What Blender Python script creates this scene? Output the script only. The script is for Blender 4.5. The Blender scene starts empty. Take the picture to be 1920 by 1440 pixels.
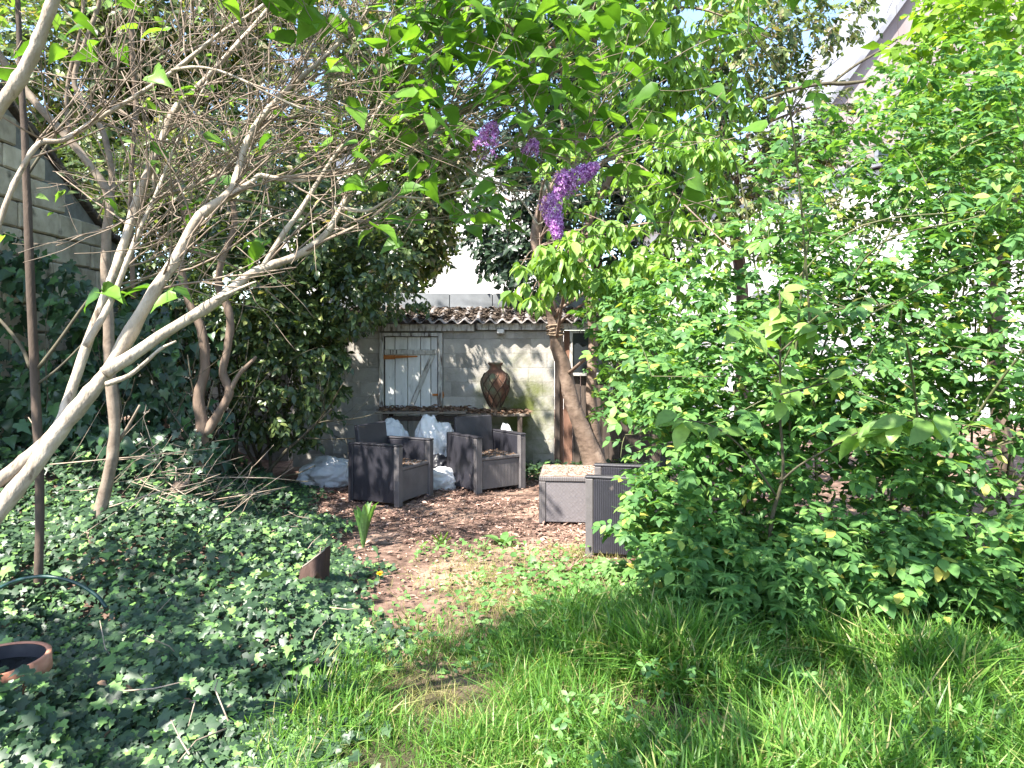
import bpy, bmesh, math
import numpy as np
from mathutils import Vector, Matrix, noise

# ------------------------------------------------------------------ camera, sky, sun, exposure
SC = bpy.context.scene
COL = SC.collection
FPX, HZ, EYE = 1420.0, 648.0, 1.6          # focal length and horizon in photo pixels, eye height in metres
cam = bpy.data.cameras.new('camera'); cam_o = bpy.data.objects.new('camera', cam); COL.objects.link(cam_o)
cam.sensor_width = 36.0; cam.lens = FPX / 1920 * 36; cam.shift_y = -(720 - HZ) / 1920
cam.clip_start = 0.05; cam.clip_end = 500
cam_o.location = (0, 0, EYE); cam_o.rotation_euler = (math.radians(90), 0, 0)
SC.camera = cam_o
SUN = Vector((-0.42, -0.46, 0.80)).normalized()
world = bpy.data.worlds.new('World'); SC.world = world; world.use_nodes = True
wn = world.node_tree.nodes; wl = world.node_tree.links
sky = wn.new('ShaderNodeTexSky'); sky.sky_type = 'NISHITA'; sky.sun_disc = False
sky.sun_elevation = math.asin(SUN.z); sky.sun_rotation = math.atan2(SUN.x, SUN.y)
sky.air_density = 0.9; sky.dust_density = 0.6
wn['Background'].inputs['Strength'].default_value = 0.135
wl.new(sky.outputs[0], wn['Background'].inputs['Color'])
sl = bpy.data.lights.new('sun', 'SUN'); sl.energy = 5.0; sl.angle = math.radians(0.55); sl.color = (1.0, 0.95, 0.86)
so = bpy.data.objects.new('sun', sl); COL.objects.link(so)
so.rotation_euler = SUN.to_track_quat('Z', 'Y').to_euler()
SC.view_settings.view_transform = 'Standard'; SC.view_settings.look = 'None'
SC.view_settings.gamma = 1.0; SC.view_settings.use_curve_mapping = False
SC.view_settings.exposure = 2.1
SC.cycles.max_bounces = 7; SC.cycles.diffuse_bounces = 4; SC.cycles.glossy_bounces = 2
SC.cycles.transmission_bounces = 5; SC.cycles.transparent_max_bounces = 6
SC.cycles.use_denoising = True
SC.cycles.sample_clamp_indirect = 8

R = np.random.default_rng(11)
PI = math.pi

def P(px, py, Y):
    """the world point seen at photo pixel (px, py) that stands Y metres away"""
    return np.array(((px - 960) / FPX * Y, Y, EYE - (py - HZ) / FPX * Y))

def sstep(a, b, x):
    t = np.clip((x - a) / (b - a), 0, 1); return t * t * (3 - 2 * t)

def H(x, y):
    """height of the ground: flat clearing, ivy bank rising to the left"""
    x = np.asarray(x, float); y = np.asarray(y, float)
    edge = np.interp(y, [2.5, 4.2, 5.0, 6.5, 8.0, 10], [-1.0, -0.9, -1.2, -1.8, -2.5, -3.2])
    bank = 0.62 * sstep(0, 2.0, edge - x) * sstep(3.4, 6.2, y)
    lump = 0.05 * np.sin(x * 2.3 + 1.0) * np.sin(y * 1.9) + 0.02 * np.sin(x * 7 + y * 5)
    return bank + lump * (0.25 + 0.75 * sstep(0, 1, edge - x)) * sstep(0, 1.5, 9.6 - y)

# ------------------------------------------------------------------ object helpers
def root(name, label, cat, loc=(0, 0, 0), group=None):
    o = bpy.data.objects.new(name, None); COL.objects.link(o)
    o.location = tuple(float(v) for v in loc); o.empty_display_size = 0.1
    o['label'] = label; o['category'] = cat
    if group: o['group'] = group
    return o

def link(name, me, mat, parent=None, kind=None, M=None):
    o = bpy.data.objects.new(name, me); COL.objects.link(o)
    if mat is not None and not me.materials: me.materials.append(mat)
    if M is not None: o.matrix_basis = M
    if parent is not None:
        o.parent = parent
        base = parent
        while base.parent is not None: base = base.parent
        if parent.type == 'EMPTY' and 'local' not in parent:
            o.matrix_parent_inverse = Matrix.Translation(-Vector(parent.location))
        elif parent.type != 'EMPTY' and 'local' not in base:
            o.matrix_parent_inverse = parent.matrix_basis.inverted()
    if kind: o['kind'] = kind
    return o

def tag(o, label, cat, group=None):
    o['label'] = label; o['category'] = cat
    if group: o['group'] = group
    return o

def mesh(name, V, F, smooth=False):
    """V (n,3) array; F list of faces or an int array with rows of 3"""
    me = bpy.data.meshes.new(name)
    if isinstance(F, np.ndarray):
        n = len(V); m = len(F)
        me.vertices.add(n); me.vertices.foreach_set('co', np.ascontiguousarray(V, np.float32).ravel())
        me.loops.add(m * 3); me.loops.foreach_set('vertex_index', F.astype(np.int32).ravel())
        me.polygons.add(m); me.polygons.foreach_set('loop_start', np.arange(0, m * 3, 3, dtype=np.int32))
        me.update(calc_edges=True)
    else:
        me.from_pydata([tuple(map(float, v)) for v in V], [], F); me.update()
    if smooth: me.polygons.foreach_set('use_smooth', np.ones(len(me.polygons), bool))
    return me

_boxes = {}
def box_mesh(sx, sy, sz, bev=0.004, name='box'):
    key = (round(sx, 3), round(sy, 3), round(sz, 3), bev, name)
    if key not in _boxes:
        bm = bmesh.new(); bmesh.ops.create_cube(bm, size=1.0)
        bmesh.ops.scale(bm, vec=(sx, sy, sz), verts=bm.verts)
        if bev: bmesh.ops.bevel(bm, geom=bm.edges[:], offset=min(bev, min(sx, sy, sz) * .3), segments=1, affect='EDGES')
        me = bpy.data.meshes.new(name); bm.to_mesh(me); bm.free(); _boxes[key] = me
    return _boxes[key]

def box(name, x0, x1, y0, y1, z0, z1, mat, parent=None, bev=0.004, rot=None):
    me = box_mesh(x1 - x0, y1 - y0, z1 - z0, bev, mat.name + '_box')
    M = Matrix.Translation(((x0 + x1) / 2, (y0 + y1) / 2, (z0 + z1) / 2))
    if rot is not None: M = M @ rot
    return link(name, me, mat, parent, M=M)

def smooth_line(pts, n=4):
    """catmull-rom through rows of (x,y,z,r)"""
    p = np.array(pts, float); p = np.vstack([2 * p[0] - p[1], p, 2 * p[-1] - p[-2]])
    out = []
    for i in range(1, len(p) - 2):
        for t in np.linspace(0, 1, n, endpoint=False):
            a, b, c, d = p[i - 1:i + 3]
            out.append(.5 * (2 * b + (c - a) * t + (2 * a - 5 * b + 4 * c - d) * t * t + (3 * b - a - 3 * c + d) * t ** 3))
    out.append(p[-2]); return np.array(out)

def tubes(lines, sides=6, rough=0.0):
    """lines: list of (pts (n,3), radii (n)); returns V, F(tris)"""
    Vs, Fs, off = [], [], 0
    ang = np.linspace(0, 2 * PI, sides, endpoint=False)
    ca, sa = np.cos(ang), np.sin(ang)
    j = np.arange(sides); j2 = (j + 1) % sides
    for pts, rad in lines:
        pts = np.asarray(pts, float); rad = np.asarray(rad, float); n = len(pts)
        t = np.gradient(pts, axis=0); t /= np.linalg.norm(t, axis=1, keepdims=True) + 1e-9
        ref = np.array((0.3, 1.0, 0.15)) if abs(t[0, 1]) < .8 else np.array((1.0, 0.1, 0.2))
        u = np.cross(t, ref); u /= np.linalg.norm(u, axis=1, keepdims=True) + 1e-9
        w = np.cross(t, u)
        rr = rad[:, None] * (1 + (rough * R.standard_normal((n, sides)) if rough else 0))
        V = pts[:, None] + u[:, None] * (ca[None, :, None] * rr[:, :, None]) + w[:, None] * (sa[None, :, None] * rr[:, :, None])
        Vs.append(V.reshape(-1, 3))
        b = off + np.arange(n - 1)[:, None] * sides
        q = np.stack([np.stack([b + j, b + j2, b + sides + j2], -1), np.stack([b + j, b + sides + j2, b + sides + j], -1)])
        Fs.append(q.reshape(-1, 3))
        cap = np.stack([np.full(sides - 2, off), off + np.arange(2, sides), off + np.arange(1, sides - 1)], -1)
        e = off + (n - 1) * sides
        cap2 = np.stack([np.full(sides - 2, e), e + np.arange(1, sides - 1), e + np.arange(2, sides)], -1)
        Fs += [cap, cap2]; off += n * sides
    return np.vstack(Vs), np.vstack(Fs)

def tube_obj(name, lines, mat, parent, sides=6, rough=0.0, kind=None):
    V, F = tubes(lines, sides, rough)
    return link(name, mesh(name, V, F, True), mat, parent, kind)

def traced(rows, n=4):
    """rows of (photo x, photo y, width in photo pixels, distance) -> smooth (pts, radii)"""
    w = [(*P(a, b, Y), wd / 2 / FPX * Y) for a, b, wd, Y in rows]
    s = smooth_line(w, n); return s[:, :3], np.maximum(s[:, 3], .0008)

# ------------------------------------------------------------------ leaf shapes (x along the blade, z is the upper face)
def leaf_tpl(stations, fold=.12, droop=.12, base=0.0):
    """stations: [(x, half width), ...] between base and tip"""
    V = [(base, 0, 0)]
    for x, w in stations:
        z = -droop * x * x
        V += [(x, 0, z), (x - .04 * w, w, z + fold * w * 2), (x - .04 * w, -w, z + fold * w * 2)]
    V.append((1, 0, -droop * 1.25)); tip = len(V) - 1
    F = [(0, 1, 2), (0, 3, 1)]
    for k in range(len(stations) - 1):
        a = 1 + 3 * k; b = a + 3
        F += [(a, b, b + 1), (a, b + 1, a + 1), (a, a + 2, b + 2), (a, b + 2, b)]
    a = 1 + 3 * (len(stations) - 1)
    F += [(a, tip, a + 1), (a, a + 2, tip)]
    return np.array(V, float), np.array(F)

def join_tpl(items):
    Vs, Fs, o = [], [], 0
    for V, F in items:
        Vs.append(V); Fs.append(F + o); o += len(V)
    return np.vstack(Vs), np.vstack(Fs)

def xf(tpl, loc=(0, 0, 0), yaw=0, pitch=0, roll=0, s=1.0):
    M = Matrix.Rotation(yaw, 3, 'Z') @ Matrix.Rotation(pitch, 3, 'Y') @ Matrix.Rotation(roll, 3, 'X')
    return (tpl[0] * s) @ np.array(M).T + np.array(loc), tpl[1]

def stick(a, b, r=.006):
    a = np.array(a, float); b = np.array(b, float)
    return tubes([(np.array([a, (a + b) / 2, b]), np.array([r, r, r * .7]))], 3)

L_SMALL = leaf_tpl([(.45, .22)], .15, .15)
L_OVAL = leaf_tpl([(.25, .2), (.6, .24)], .14, .2)
L_FINE = leaf_tpl([(.12, .13), (.35, .25), (.65, .23), (.87, .1)], .12, .22)
L_LONG = leaf_tpl([(.2, .13), (.5, .17), (.8, .1)], .16, .35)
L_ROUND = leaf_tpl([(.18, .17), (.48, .285), (.8, .18)], .1, .2)
L_HEART = leaf_tpl([(.02, .22), (.18, .37), (.45, .32), (.75, .14)], .14, .25, base=.06)

def ivy_tpl():
    pts = [(0, .0), (-.16, .18), (-.02, .42), (.2, .3), (.42, .44), (.5, .2), (1.0, 0)]
    V = [(.15, 0, 0.02)]
    ring = pts + [(x, -y) for x, y in reversed(pts[1:-1])]
    for x, y in ring: V.append((x, y, -.10 * abs(y) - .12 * x * x))
    n = len(ring); F = [(0, 1 + (k + 1) % n, 1 + k) for k in range(n)]
    return np.array(V, float), np.array(F)
L_IVY = ivy_tpl()

def compound(nl, rng, seg=L_ROUND):
    items = [stick((0, 0, 0), (.75, 0, -.06), .007)]
    k = 0
    pairs = (nl - 1) // 2
    for i in range(pairs):
        x = .22 + .5 * i / max(1, pairs - 1) if pairs > 1 else .5
        for s in (1, -1):
            items.append(xf(seg, (x, 0, -.05 * x), s * (1.05 - .15 * i + rng.normal(0, .08)), rng.normal(.08, .12), s * rng.normal(-.1, .15), .44 + .05 * i))
    items.append(xf(seg, (.74, 0, -.055), rng.normal(0, .1), rng.normal(.15, .1), 0, .52))
    return join_tpl(items)

def sprig(leaf, n, rng, length=1.0, lsize=.4, droop=.3, spread=.9, whorl=False, r=.008):
    """a shoot along x carrying n leaves"""
    items = [tubes([(np.array([(0, 0, 0), (length * .5, 0, -.03 * length), (length, 0, -.12 * length)]), np.array([r, r * .8, r * .5]))], 3)]
    for i in range(n):
        t = (.15 + .85 * (i + rng.random() * .6) / n) if not whorl else .93 + .07 * rng.random()
        side = (1 if i % 2 else -1)
        yaw = side * spread * rng.uniform(.6, 1.2) * (1 if not whorl else rng.uniform(.1, 1.7))
        items.append(xf(leaf, (length * t, 0, -.12 * length * t * t), yaw, droop * rng.uniform(.3, 1.6), rng.normal(0, .4), lsize * rng.uniform(.7, 1.15)))
    return join_tpl(items)

def frames(D, N):
    X = D / (np.linalg.norm(D, axis=1, keepdims=True) + 1e-9)
    Z = N - X * np.sum(N * X, axis=1, keepdims=True); Z /= np.linalg.norm(Z, axis=1, keepdims=True) + 1e-9
    Y = np.cross(Z, X)
    return np.stack([X, Y, Z], -1)      # columns

def scatter(tpls, pos, D, N, S):
    """place templates -> V, F"""
    A = frames(np.asarray(D, float), np.asarray(N, float)) * np.asarray(S, float)[:, None, None]
    which = R.integers(0, len(tpls), len(pos)); Vs, Fs, off = [], [], 0
    for k, (tv, tf) in enumerate(tpls):
        idx = np.nonzero(which == k)[0]
        if not len(idx): continue
        V = np.einsum('nij,vj->nvi', A[idx], tv) + pos[idx][:, None]
        Fs.append((tf[None] + (off + np.arange(len(idx)) * len(tv))[:, None, None]).reshape(-1, 3))
        Vs.append(V.reshape(-1, 3)); off += len(idx) * len(tv)
    return np.vstack(Vs), np.vstack(Fs)

def foliage(name, tpls, pos, D, N, S, mat, parent, single=0, single_name='leaf', kind=None):
    """the `single` leaves that show largest become objects of their own, the rest one mesh"""
    pos, D, N, S = (np.asarray(a, float) for a in (pos, D, N, S))
    if single:
        px = 960 + pos[:, 0] / pos[:, 1] * FPX; py = HZ - (pos[:, 2] - EYE) / pos[:, 1] * FPX
        inside = (px > 0) & (px < 1920) & (py > 0) & (py < 1440)
        score = np.where(inside, S / pos[:, 1], 0)
        order = np.argsort(-score)[:single]; order = order[score[order] > 0]
        A = frames(D[order], N[order])
        mes = [mesh(name + '_leaf', v, f, True) for v, f in tpls]
        for k, i in enumerate(order):
            M = Matrix.Translation(pos[i]) @ Matrix(A[k].tolist()).to_4x4() @ Matrix.Scale(S[i], 4)
            link(single_name, mes[int(R.integers(len(mes)))], mat, parent, M=M)
        keep = np.ones(len(pos), bool); keep[order] = False
        pos, D, N, S = pos[keep], D[keep], N[keep], S[keep]
        if not len(pos): return None
    V, F = scatter(tpls, pos, D, N, S)
    return link(name, mesh(name, V, F, False), mat, parent, kind)

def blob_points(n, blobs, shell=.55):
    """points in ellipsoids, denser to the outside. blobs rows (cx,cy,cz,rx,ry,rz,weight)"""
    B = np.array(blobs, float); w = B[:, 6] / B[:, 6].sum()
    k = R.choice(len(B), n, p=w); d = R.standard_normal((n, 3)); d /= np.linalg.norm(d, axis=1, keepdims=True)
    rad = R.random(n) ** (1 / 3) * (1 - shell) + shell * (1 - .25 * R.random(n) ** 2) if shell else R.random(n) ** (1 / 3)
    rad = np.clip(rad, 0, 1.05)
    return B[k, :3] + d * rad[:, None] * B[k, 3:6], d

def grow(p, d, L, r, lvl, lines, tips, up=.15, wig=.5, kids=(3, 5), spread=.8, ratio=.62, minr=.0012):
    n = 6; pts = [np.array(p, float)]; d = np.array(d, float); d /= np.linalg.norm(d)
    for i in range(n):
        d = d + R.standard_normal(3) * wig / n + np.array((0, 0, up / n)); d /= np.linalg.norm(d)
        pts.append(pts[-1] + d * L / n)
    pts = np.array(pts); rad = np.linspace(r, max(r * .45, minr), n + 1); lines.append((pts, rad))
    if lvl <= 0: tips.append(pts); return
    for c in range(int(R.integers(kids[0], kids[1] + 1))):
        t = R.uniform(.3, 1.0); i = min(n - 1, int(t * n))
        dd = d + R.standard_normal(3) * spread
        grow(pts[i], dd, L * ratio * R.uniform(.7, 1.2), max(rad[i] * .55, minr), lvl - 1, lines, tips, up, wig, kids, spread, ratio, minr)

# ------------------------------------------------------------------ materials
def nodes(name):
    m = bpy.data.materials.new(name); m.use_nodes = True
    t = m.node_tree; return m, t.nodes, t.links, t.nodes['Principled BSDF']

def ramp(n, stops, interp='LINEAR'):
    r = n.new('ShaderNodeValToRGB'); r.color_ramp.interpolation = interp; e = r.color_ramp.elements
    while len(e) > 1: e.remove(e[-1])
    e[0].position = stops[0][0]; e[0].color = (*stops[0][1], 1)
    for p, c in stops[1:]: x = e.new(p); x.color = (*c, 1)
    return r

def leafmat(name, stops, trans=.38, rough=.45, spec=.35, tint=(1.5, 1.55, .55)):
    m, n, l, b = nodes(name)
    g = n.new('ShaderNodeNewGeometry'); oi = n.new('ShaderNodeObjectInfo')
    ad = n.new('ShaderNodeMath'); ad.operation = 'ADD'; fr = n.new('ShaderNodeMath'); fr.operation = 'FRACT'
    l.new(g.outputs['Random Per Island'], ad.inputs[0]); l.new(oi.outputs['Random'], ad.inputs[1]); l.new(ad.outputs[0], fr.inputs[0])
    r = ramp(n, stops); l.new(fr.outputs[0], r.inputs[0])
    tc = n.new('ShaderNodeTexCoord'); nz = n.new('ShaderNodeTexNoise'); nz.inputs['Scale'].default_value = 38; nz.inputs['Detail'].default_value = 1
    l.new(g.outputs['Position'], nz.inputs['Vector'])
    mr = n.new('ShaderNodeMapRange'); mr.inputs[3].default_value = .72; mr.inputs[4].default_value = 1.28; l.new(nz.outputs[0], mr.inputs[0])
    mu = n.new('ShaderNodeMix'); mu.data_type = 'RGBA'; mu.blend_type = 'MULTIPLY'; mu.inputs[0].default_value = 1
    l.new(r.outputs[0], mu.inputs[6]); l.new(mr.outputs[0], mu.inputs[7])
    l.new(mu.outputs[2], b.inputs['Base Color']); b.inputs['Roughness'].default_value = rough
    b.inputs['Specular IOR Level'].default_value = spec
    tl = n.new('ShaderNodeBsdfTranslucent')
    mt = n.new('ShaderNodeMix'); mt.data_type = 'RGBA'; mt.blend_type = 'MULTIPLY'; mt.inputs[0].default_value = 1
    mt.inputs[7].default_value = (*tint, 1); l.new(mu.outputs[2], mt.inputs[6]); l.new(mt.outputs[2], tl.inputs[0])
    mx = n.new('ShaderNodeMixShader'); mx.inputs[0].default_value = trans
    l.new(b.outputs[0], mx.inputs[1]); l.new(tl.outputs[0], mx.inputs[2]); l.new(mx.outputs[0], n['Material Output'].inputs[0])
    return m

def pm(name, stops, scale=6.0, rough=.85, bump=.3, bscale=None, stretch=(1, 1, 1), detail=6, spots=None, wave=None, metal=0.0, per_obj=.0, spec=.3):
    """noise-coloured surface; spots=(colour, scale, threshold); wave=(scale, direction, strength) fine ribbed relief"""
    m, n, l, b = nodes(name)
    tc = n.new('ShaderNodeTexCoord'); mp = n.new('ShaderNodeMapping'); mp.inputs['Scale'].default_value = stretch
    l.new(tc.outputs['Object'], mp.inputs[0])
    oi = n.new('ShaderNodeObjectInfo'); va = n.new('ShaderNodeVectorMath'); va.operation = 'MULTIPLY_ADD'
    va.inputs[1].default_value = (13.7, 7.1, 3.3); l.new(oi.outputs['Random'], va.inputs[0]); l.new(mp.outputs[0], va.inputs[2])
    nz = n.new('ShaderNodeTexNoise'); nz.inputs['Scale'].default_value = scale; nz.inputs['Detail'].default_value = detail; nz.inputs['Roughness'].default_value = .62
    l.new(va.outputs[0], nz.inputs['Vector'])
    r = ramp(n, stops); l.new(nz.outputs[0], r.inputs[0]); col = r.outputs[0]
    if spots:
        n2 = n.new('ShaderNodeTexNoise'); n2.inputs['Scale'].default_value = spots[1]; n2.inputs['Detail'].default_value = 5
        l.new(va.outputs[0], n2.inputs['Vector'])
        rr = ramp(n, [(spots[2], (0, 0, 0)), (min(.99, spots[2] + .12), (1, 1, 1))]); l.new(n2.outputs[0], rr.inputs[0])
        mx = n.new('ShaderNodeMix'); mx.data_type = 'RGBA'; l.new(rr.outputs[0], mx.inputs[0]); l.new(col, mx.inputs[6]); mx.inputs[7].default_value = (*spots[0], 1)
        col = mx.outputs[2]
    if per_obj:
        mr = n.new('ShaderNodeMapRange'); mr.inputs[3].default_value = 1 - per_obj; mr.inputs[4].default_value = 1 + per_obj; l.new(oi.outputs['Random'], mr.inputs[0])
        mu = n.new('ShaderNodeMix'); mu.data_type = 'RGBA'; mu.blend_type = 'MULTIPLY'; mu.inputs[0].default_value = 1
        l.new(col, mu.inputs[6]); l.new(mr.outputs[0], mu.inputs[7]); col = mu.outputs[2]
    l.new(col, b.inputs['Base Color']); b.inputs['Roughness'].default_value = rough; b.inputs['Metallic'].default_value = metal
    b.inputs['Specular IOR Level'].default_value = spec
    bp = n.new('ShaderNodeBump'); bp.inputs['Strength'].default_value = bump; bp.inputs['Distance'].default_value = .01
    nb = n.new('ShaderNodeTexNoise'); nb.inputs['Scale'].default_value = bscale or scale * 4; nb.inputs['Detail'].default_value = 5
    l.new(va.outputs[0], nb.inputs['Vector']); l.new(nb.outputs[0], bp.inputs['Height'])
    last = bp
    if wave:
        wv = n.new('ShaderNodeTexWave'); wv.wave_type = 'BANDS'; wv.bands_direction = wave[1]; wv.inputs['Scale'].default_value = wave[0]
        wv.inputs['Distortion'].default_value = .6; l.new(tc.outputs['Object'], wv.inputs['Vector'])
        b2 = n.new('ShaderNodeBump'); b2.inputs['Strength'].default_value = wave[2]; b2.inputs['Distance'].default_value = .006
        l.new(wv.outputs[1], b2.inputs['Height']); l.new(bp.outputs[0], b2.inputs['Normal']); last = b2
    l.new(last.outputs[0], b.inputs['Normal'])
    return m

G = lambda r, g, b: (r, g, b)
M_ROSE = leafmat('rose_leaf', [(0, G(.05, .125, .04)), (.45, G(.085, .19, .055)), (.8, G(.135, .265, .07)), (.96, G(.24, .37, .09)), (1, G(.42, .36, .08))], .38, .5, .3)
M_YELLOW = leafmat('spring_leaf', [(0, G(.1, .19, .025)), (.6, G(.17, .29, .035)), (1, G(.25, .37, .05))], .5, .5, .25)
M_CHERRY = leafmat('cherry_leaf', [(0, G(.1, .19, .045)), (.5, G(.17, .29, .07)), (1, G(.28, .41, .11))], .42, .42)
M_LILAC = leafmat('lilac_leaf', [(0, G(.06, .14, .02)), (.6, G(.105, .22, .03)), (1, G(.16, .3, .045))], .45, .38)
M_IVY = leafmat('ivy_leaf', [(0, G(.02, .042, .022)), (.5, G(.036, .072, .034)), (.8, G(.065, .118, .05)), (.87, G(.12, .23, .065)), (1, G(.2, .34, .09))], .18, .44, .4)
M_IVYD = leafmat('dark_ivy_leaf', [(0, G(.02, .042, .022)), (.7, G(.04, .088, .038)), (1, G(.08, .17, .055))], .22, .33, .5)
M_LAUREL = leafmat('laurel_leaf', [(0, G(.032, .055, .022)), (.6, G(.065, .105, .035)), (.9, G(.13, .17, .055)), (1, G(.26, .27, .09))], .3, .32, .5)
M_BACK = leafmat('back_leaf', [(0, G(.03, .05, .02)), (.45, G(.085, .125, .04)), (.8, G(.2, .25, .085)), (.9, G(.24, .18, .12)), (1, G(.36, .34, .18))], .38, .42)
M_DARKBACK = leafmat('evergreen_leaf', [(0, G(.012, .024, .016)), (.7, G(.03, .055, .032)), (1, G(.06, .1, .05))], .2, .4)
M_GRASS = leafmat('grass_blade', [(0, G(.055, .14, .025)), (.5, G(.1, .22, .035)), (.85, G(.17, .31, .055)), (.95, G(.32, .31, .13)), (1, G(.45, .38, .2))], .42, .42)
M_DRY = leafmat('dry_grass', [(0, G(.14, .2, .05)), (.4, G(.28, .28, .1)), (1, G(.42, .36, .18))], .35, .6, .2)
M_WEED = leafmat('weed_leaf', [(0, G(.075, .17, .05)), (.6, G(.13, .26, .07)), (1, G(.2, .34, .12))], .38, .45)
M_DEAD = leafmat('dead_leaf', [(0, G(.07, .04, .025)), (.5, G(.15, .09, .06)), (1, G(.3, .2, .13))], .1, .7, .2, (1, 1, 1))
M_OLDLEAF = leafmat('old_leaf', [(0, G(.03, .022, .017)), (.6, G(.075, .055, .042)), (.9, G(.15, .115, .09)), (1, G(.28, .22, .18))], .05, .75, .2, (1, 1, 1))
M_CHIP = leafmat('bark_chip', [(0, G(.07, .04, .03)), (.35, G(.18, .105, .08)), (.75, G(.35, .22, .175)), (1, G(.52, .37, .3))], .0, .85, .15, (1, 1, 1))
M_PETAL = leafmat('lilac_petal', [(0, G(.16, .03, .18)), (.4, G(.38, .14, .42)), (1, G(.68, .45, .72))], .35, .5, .3, (1.1, .9, 1.2))
M_PINK = leafmat('pink_petal', [(0, G(.6, .25, .55)), (1, G(.7, .4, .65))], .3, .5, .2, (1, 1, 1))
M_DANDY = leafmat('yellow_petal', [(0, G(.8, .5, .01)), (1, G(.85, .6, .03))], .2, .5, .2, (1, 1, 1))

M_BARK = pm('pale_bark', [(.3, G(.2, .16, .12)), (.5, G(.34, .285, .225)), (.7, G(.45, .39, .32))], 11, .8, .8, 55, (1, 1, .45), spots=(G(.12, .09, .065), 30, .6))
M_BARK2 = pm('brown_bark', [(.3, G(.09, .062, .045)), (.6, G(.17, .12, .09)), (.8, G(.25, .19, .14))], 10, .85, .5, 45, (1, 1, .35))
M_BARK4 = pm('dark_brown_bark', [(.3, G(.045, .032, .024)), (.6, G(.09, .064, .048)), (.8, G(.14, .1, .078))], 10, .85, .5, 45, (1, 1, .35))
M_BARK3 = pm('cherry_bark', [(.3, G(.1, .068, .05)), (.55, G(.2, .142, .108)), (.8, G(.3, .23, .18))], 7, .8, .7, 26, (1, 1, 1.6), spots=(G(.05, .035, .028), 9, .63))
M_TWIG = pm('twig_bark', [(.3, G(.13, .095, .07)), (.7, G(.28, .22, .17))], 14, .8, .2)
M_DTWIG = pm('dark_twig', [(.3, G(.05, .042, .03)), (.7, G(.11, .095, .06))], 14, .8, .2)
M_CANE = pm('green_cane', [(.3, G(.06, .085, .03)), (.7, G(.13, .11, .06))], 9, .7, .2)
M_DTW = pm('dry_twig', [(.3, G(.2, .15, .11)), (.7, G(.4, .32, .25))], 14, .85, .3)
def block_material():
    m = pm('cement_block', [(.25, G(.175, .16, .14)), (.5, G(.31, .29, .26)), (.75, G(.42, .395, .355))], 2.4, .92, .5, 40, spots=(G(.33, .33, .32), 5, .62), per_obj=.05)
    n, l = m.node_tree.nodes, m.node_tree.links; b = n['Principled BSDF']; old = b.inputs['Base Color'].links[0].from_socket
    g = n.new('ShaderNodeNewGeometry'); nz = n.new('ShaderNodeTexNoise'); nz.inputs['Scale'].default_value = 2.6; nz.inputs['Detail'].default_value = 7; nz.inputs['Roughness'].default_value = .7
    l.new(g.outputs['Position'], nz.inputs['Vector'])
    ds = n.new('ShaderNodeVectorMath'); ds.operation = 'DISTANCE'; ds.inputs[1].default_value = (.05, 10, .72); l.new(g.outputs['Position'], ds.inputs[0])
    s = n.new('ShaderNodeMath'); s.operation = 'MULTIPLY_ADD'; s.inputs[1].default_value = -.42; l.new(ds.outputs['Value'], s.inputs[0]); l.new(nz.outputs[0], s.inputs[2])
    r = ramp(n, [(.2, (0, 0, 0)), (.5, (1, 1, 1))]); l.new(s.outputs[0], r.inputs[0])
    mx = n.new('ShaderNodeMix'); mx.data_type = 'RGBA'; l.new(r.outputs[0], mx.inputs[0]); l.new(old, mx.inputs[6]); mx.inputs[7].default_value = (.11, .125, .035, 1)
    l.new(mx.outputs[2], b.inputs['Base Color']); return m
M_BLOCK = block_material()
M_MORTAR = pm('mortar', [(.3, G(.12, .115, .1)), (.7, G(.22, .21, .19))], 9, .95, .4)
M_PAINT = pm('weathered_white_paint', [(.25, G(.42, .42, .41)), (.5, G(.62, .615, .6)), (.8, G(.73, .72, .7))], 5, .75, .3, 30, (3, 3, .5), spots=(G(.17, .13, .1), 12, .64), per_obj=.06)
M_FRAME = pm('flaking_frame_paint', [(.3, G(.2, .18, .155)), (.5, G(.42, .4, .37)), (.75, G(.6, .58, .54))], 11, .85, .4, 40, (3, 3, .6), spots=(G(.08, .06, .05), 9, .55))
M_WOOD = pm('grey_wood', [(.3, G(.1, .08, .065)), (.7, G(.24, .205, .17))], 6, .9, .5, 30, (1, 1, 5))
M_DWOOD = pm('dark_wood', [(.3, G(.035, .026, .022)), (.7, G(.1, .075, .06))], 6, .85, .5, 30, (4, 4, .6), per_obj=.2)
M_RWOOD = pm('reddish_wood', [(.3, G(.12, .06, .04)), (.7, G(.26, .14, .095))], 6, .85, .5, 30, (4, 4, .6))
M_RUST = pm('rust', [(.3, G(.22, .07, .02)), (.6, G(.45, .17, .05)), (.8, G(.55, .27, .1))], 14, .9, .4)
M_CORR = pm('fibre_cement', [(.3, G(.1, .085, .08)), (.55, G(.22, .195, .185)), (.8, G(.34, .32, .31))], 5, .9, .5, 30)
M_SLAB = pm('grey_cement_panel', [(.3, G(.12, .127, .135)), (.6, G(.2, .21, .225)), (.8, G(.27, .283, .3))], 2.5, .8, .25, 20, per_obj=.05)
M_STONE = pm('pale_stone', [(.25, G(.2, .16, .11)), (.5, G(.4, .335, .25)), (.75, G(.54, .465, .36))], 4, .95, .6, 25, spots=(G(.1, .085, .06), 5, .62), per_obj=.14)
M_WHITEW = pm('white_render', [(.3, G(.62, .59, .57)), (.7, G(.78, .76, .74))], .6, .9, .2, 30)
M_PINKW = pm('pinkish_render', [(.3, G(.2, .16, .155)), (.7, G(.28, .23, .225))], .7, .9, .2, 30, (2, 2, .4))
M_SLATE = pm('slate', [(.3, G(.14, .14, .16)), (.7, G(.24, .24, .26))], 2, .7, .3, 20)
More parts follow.
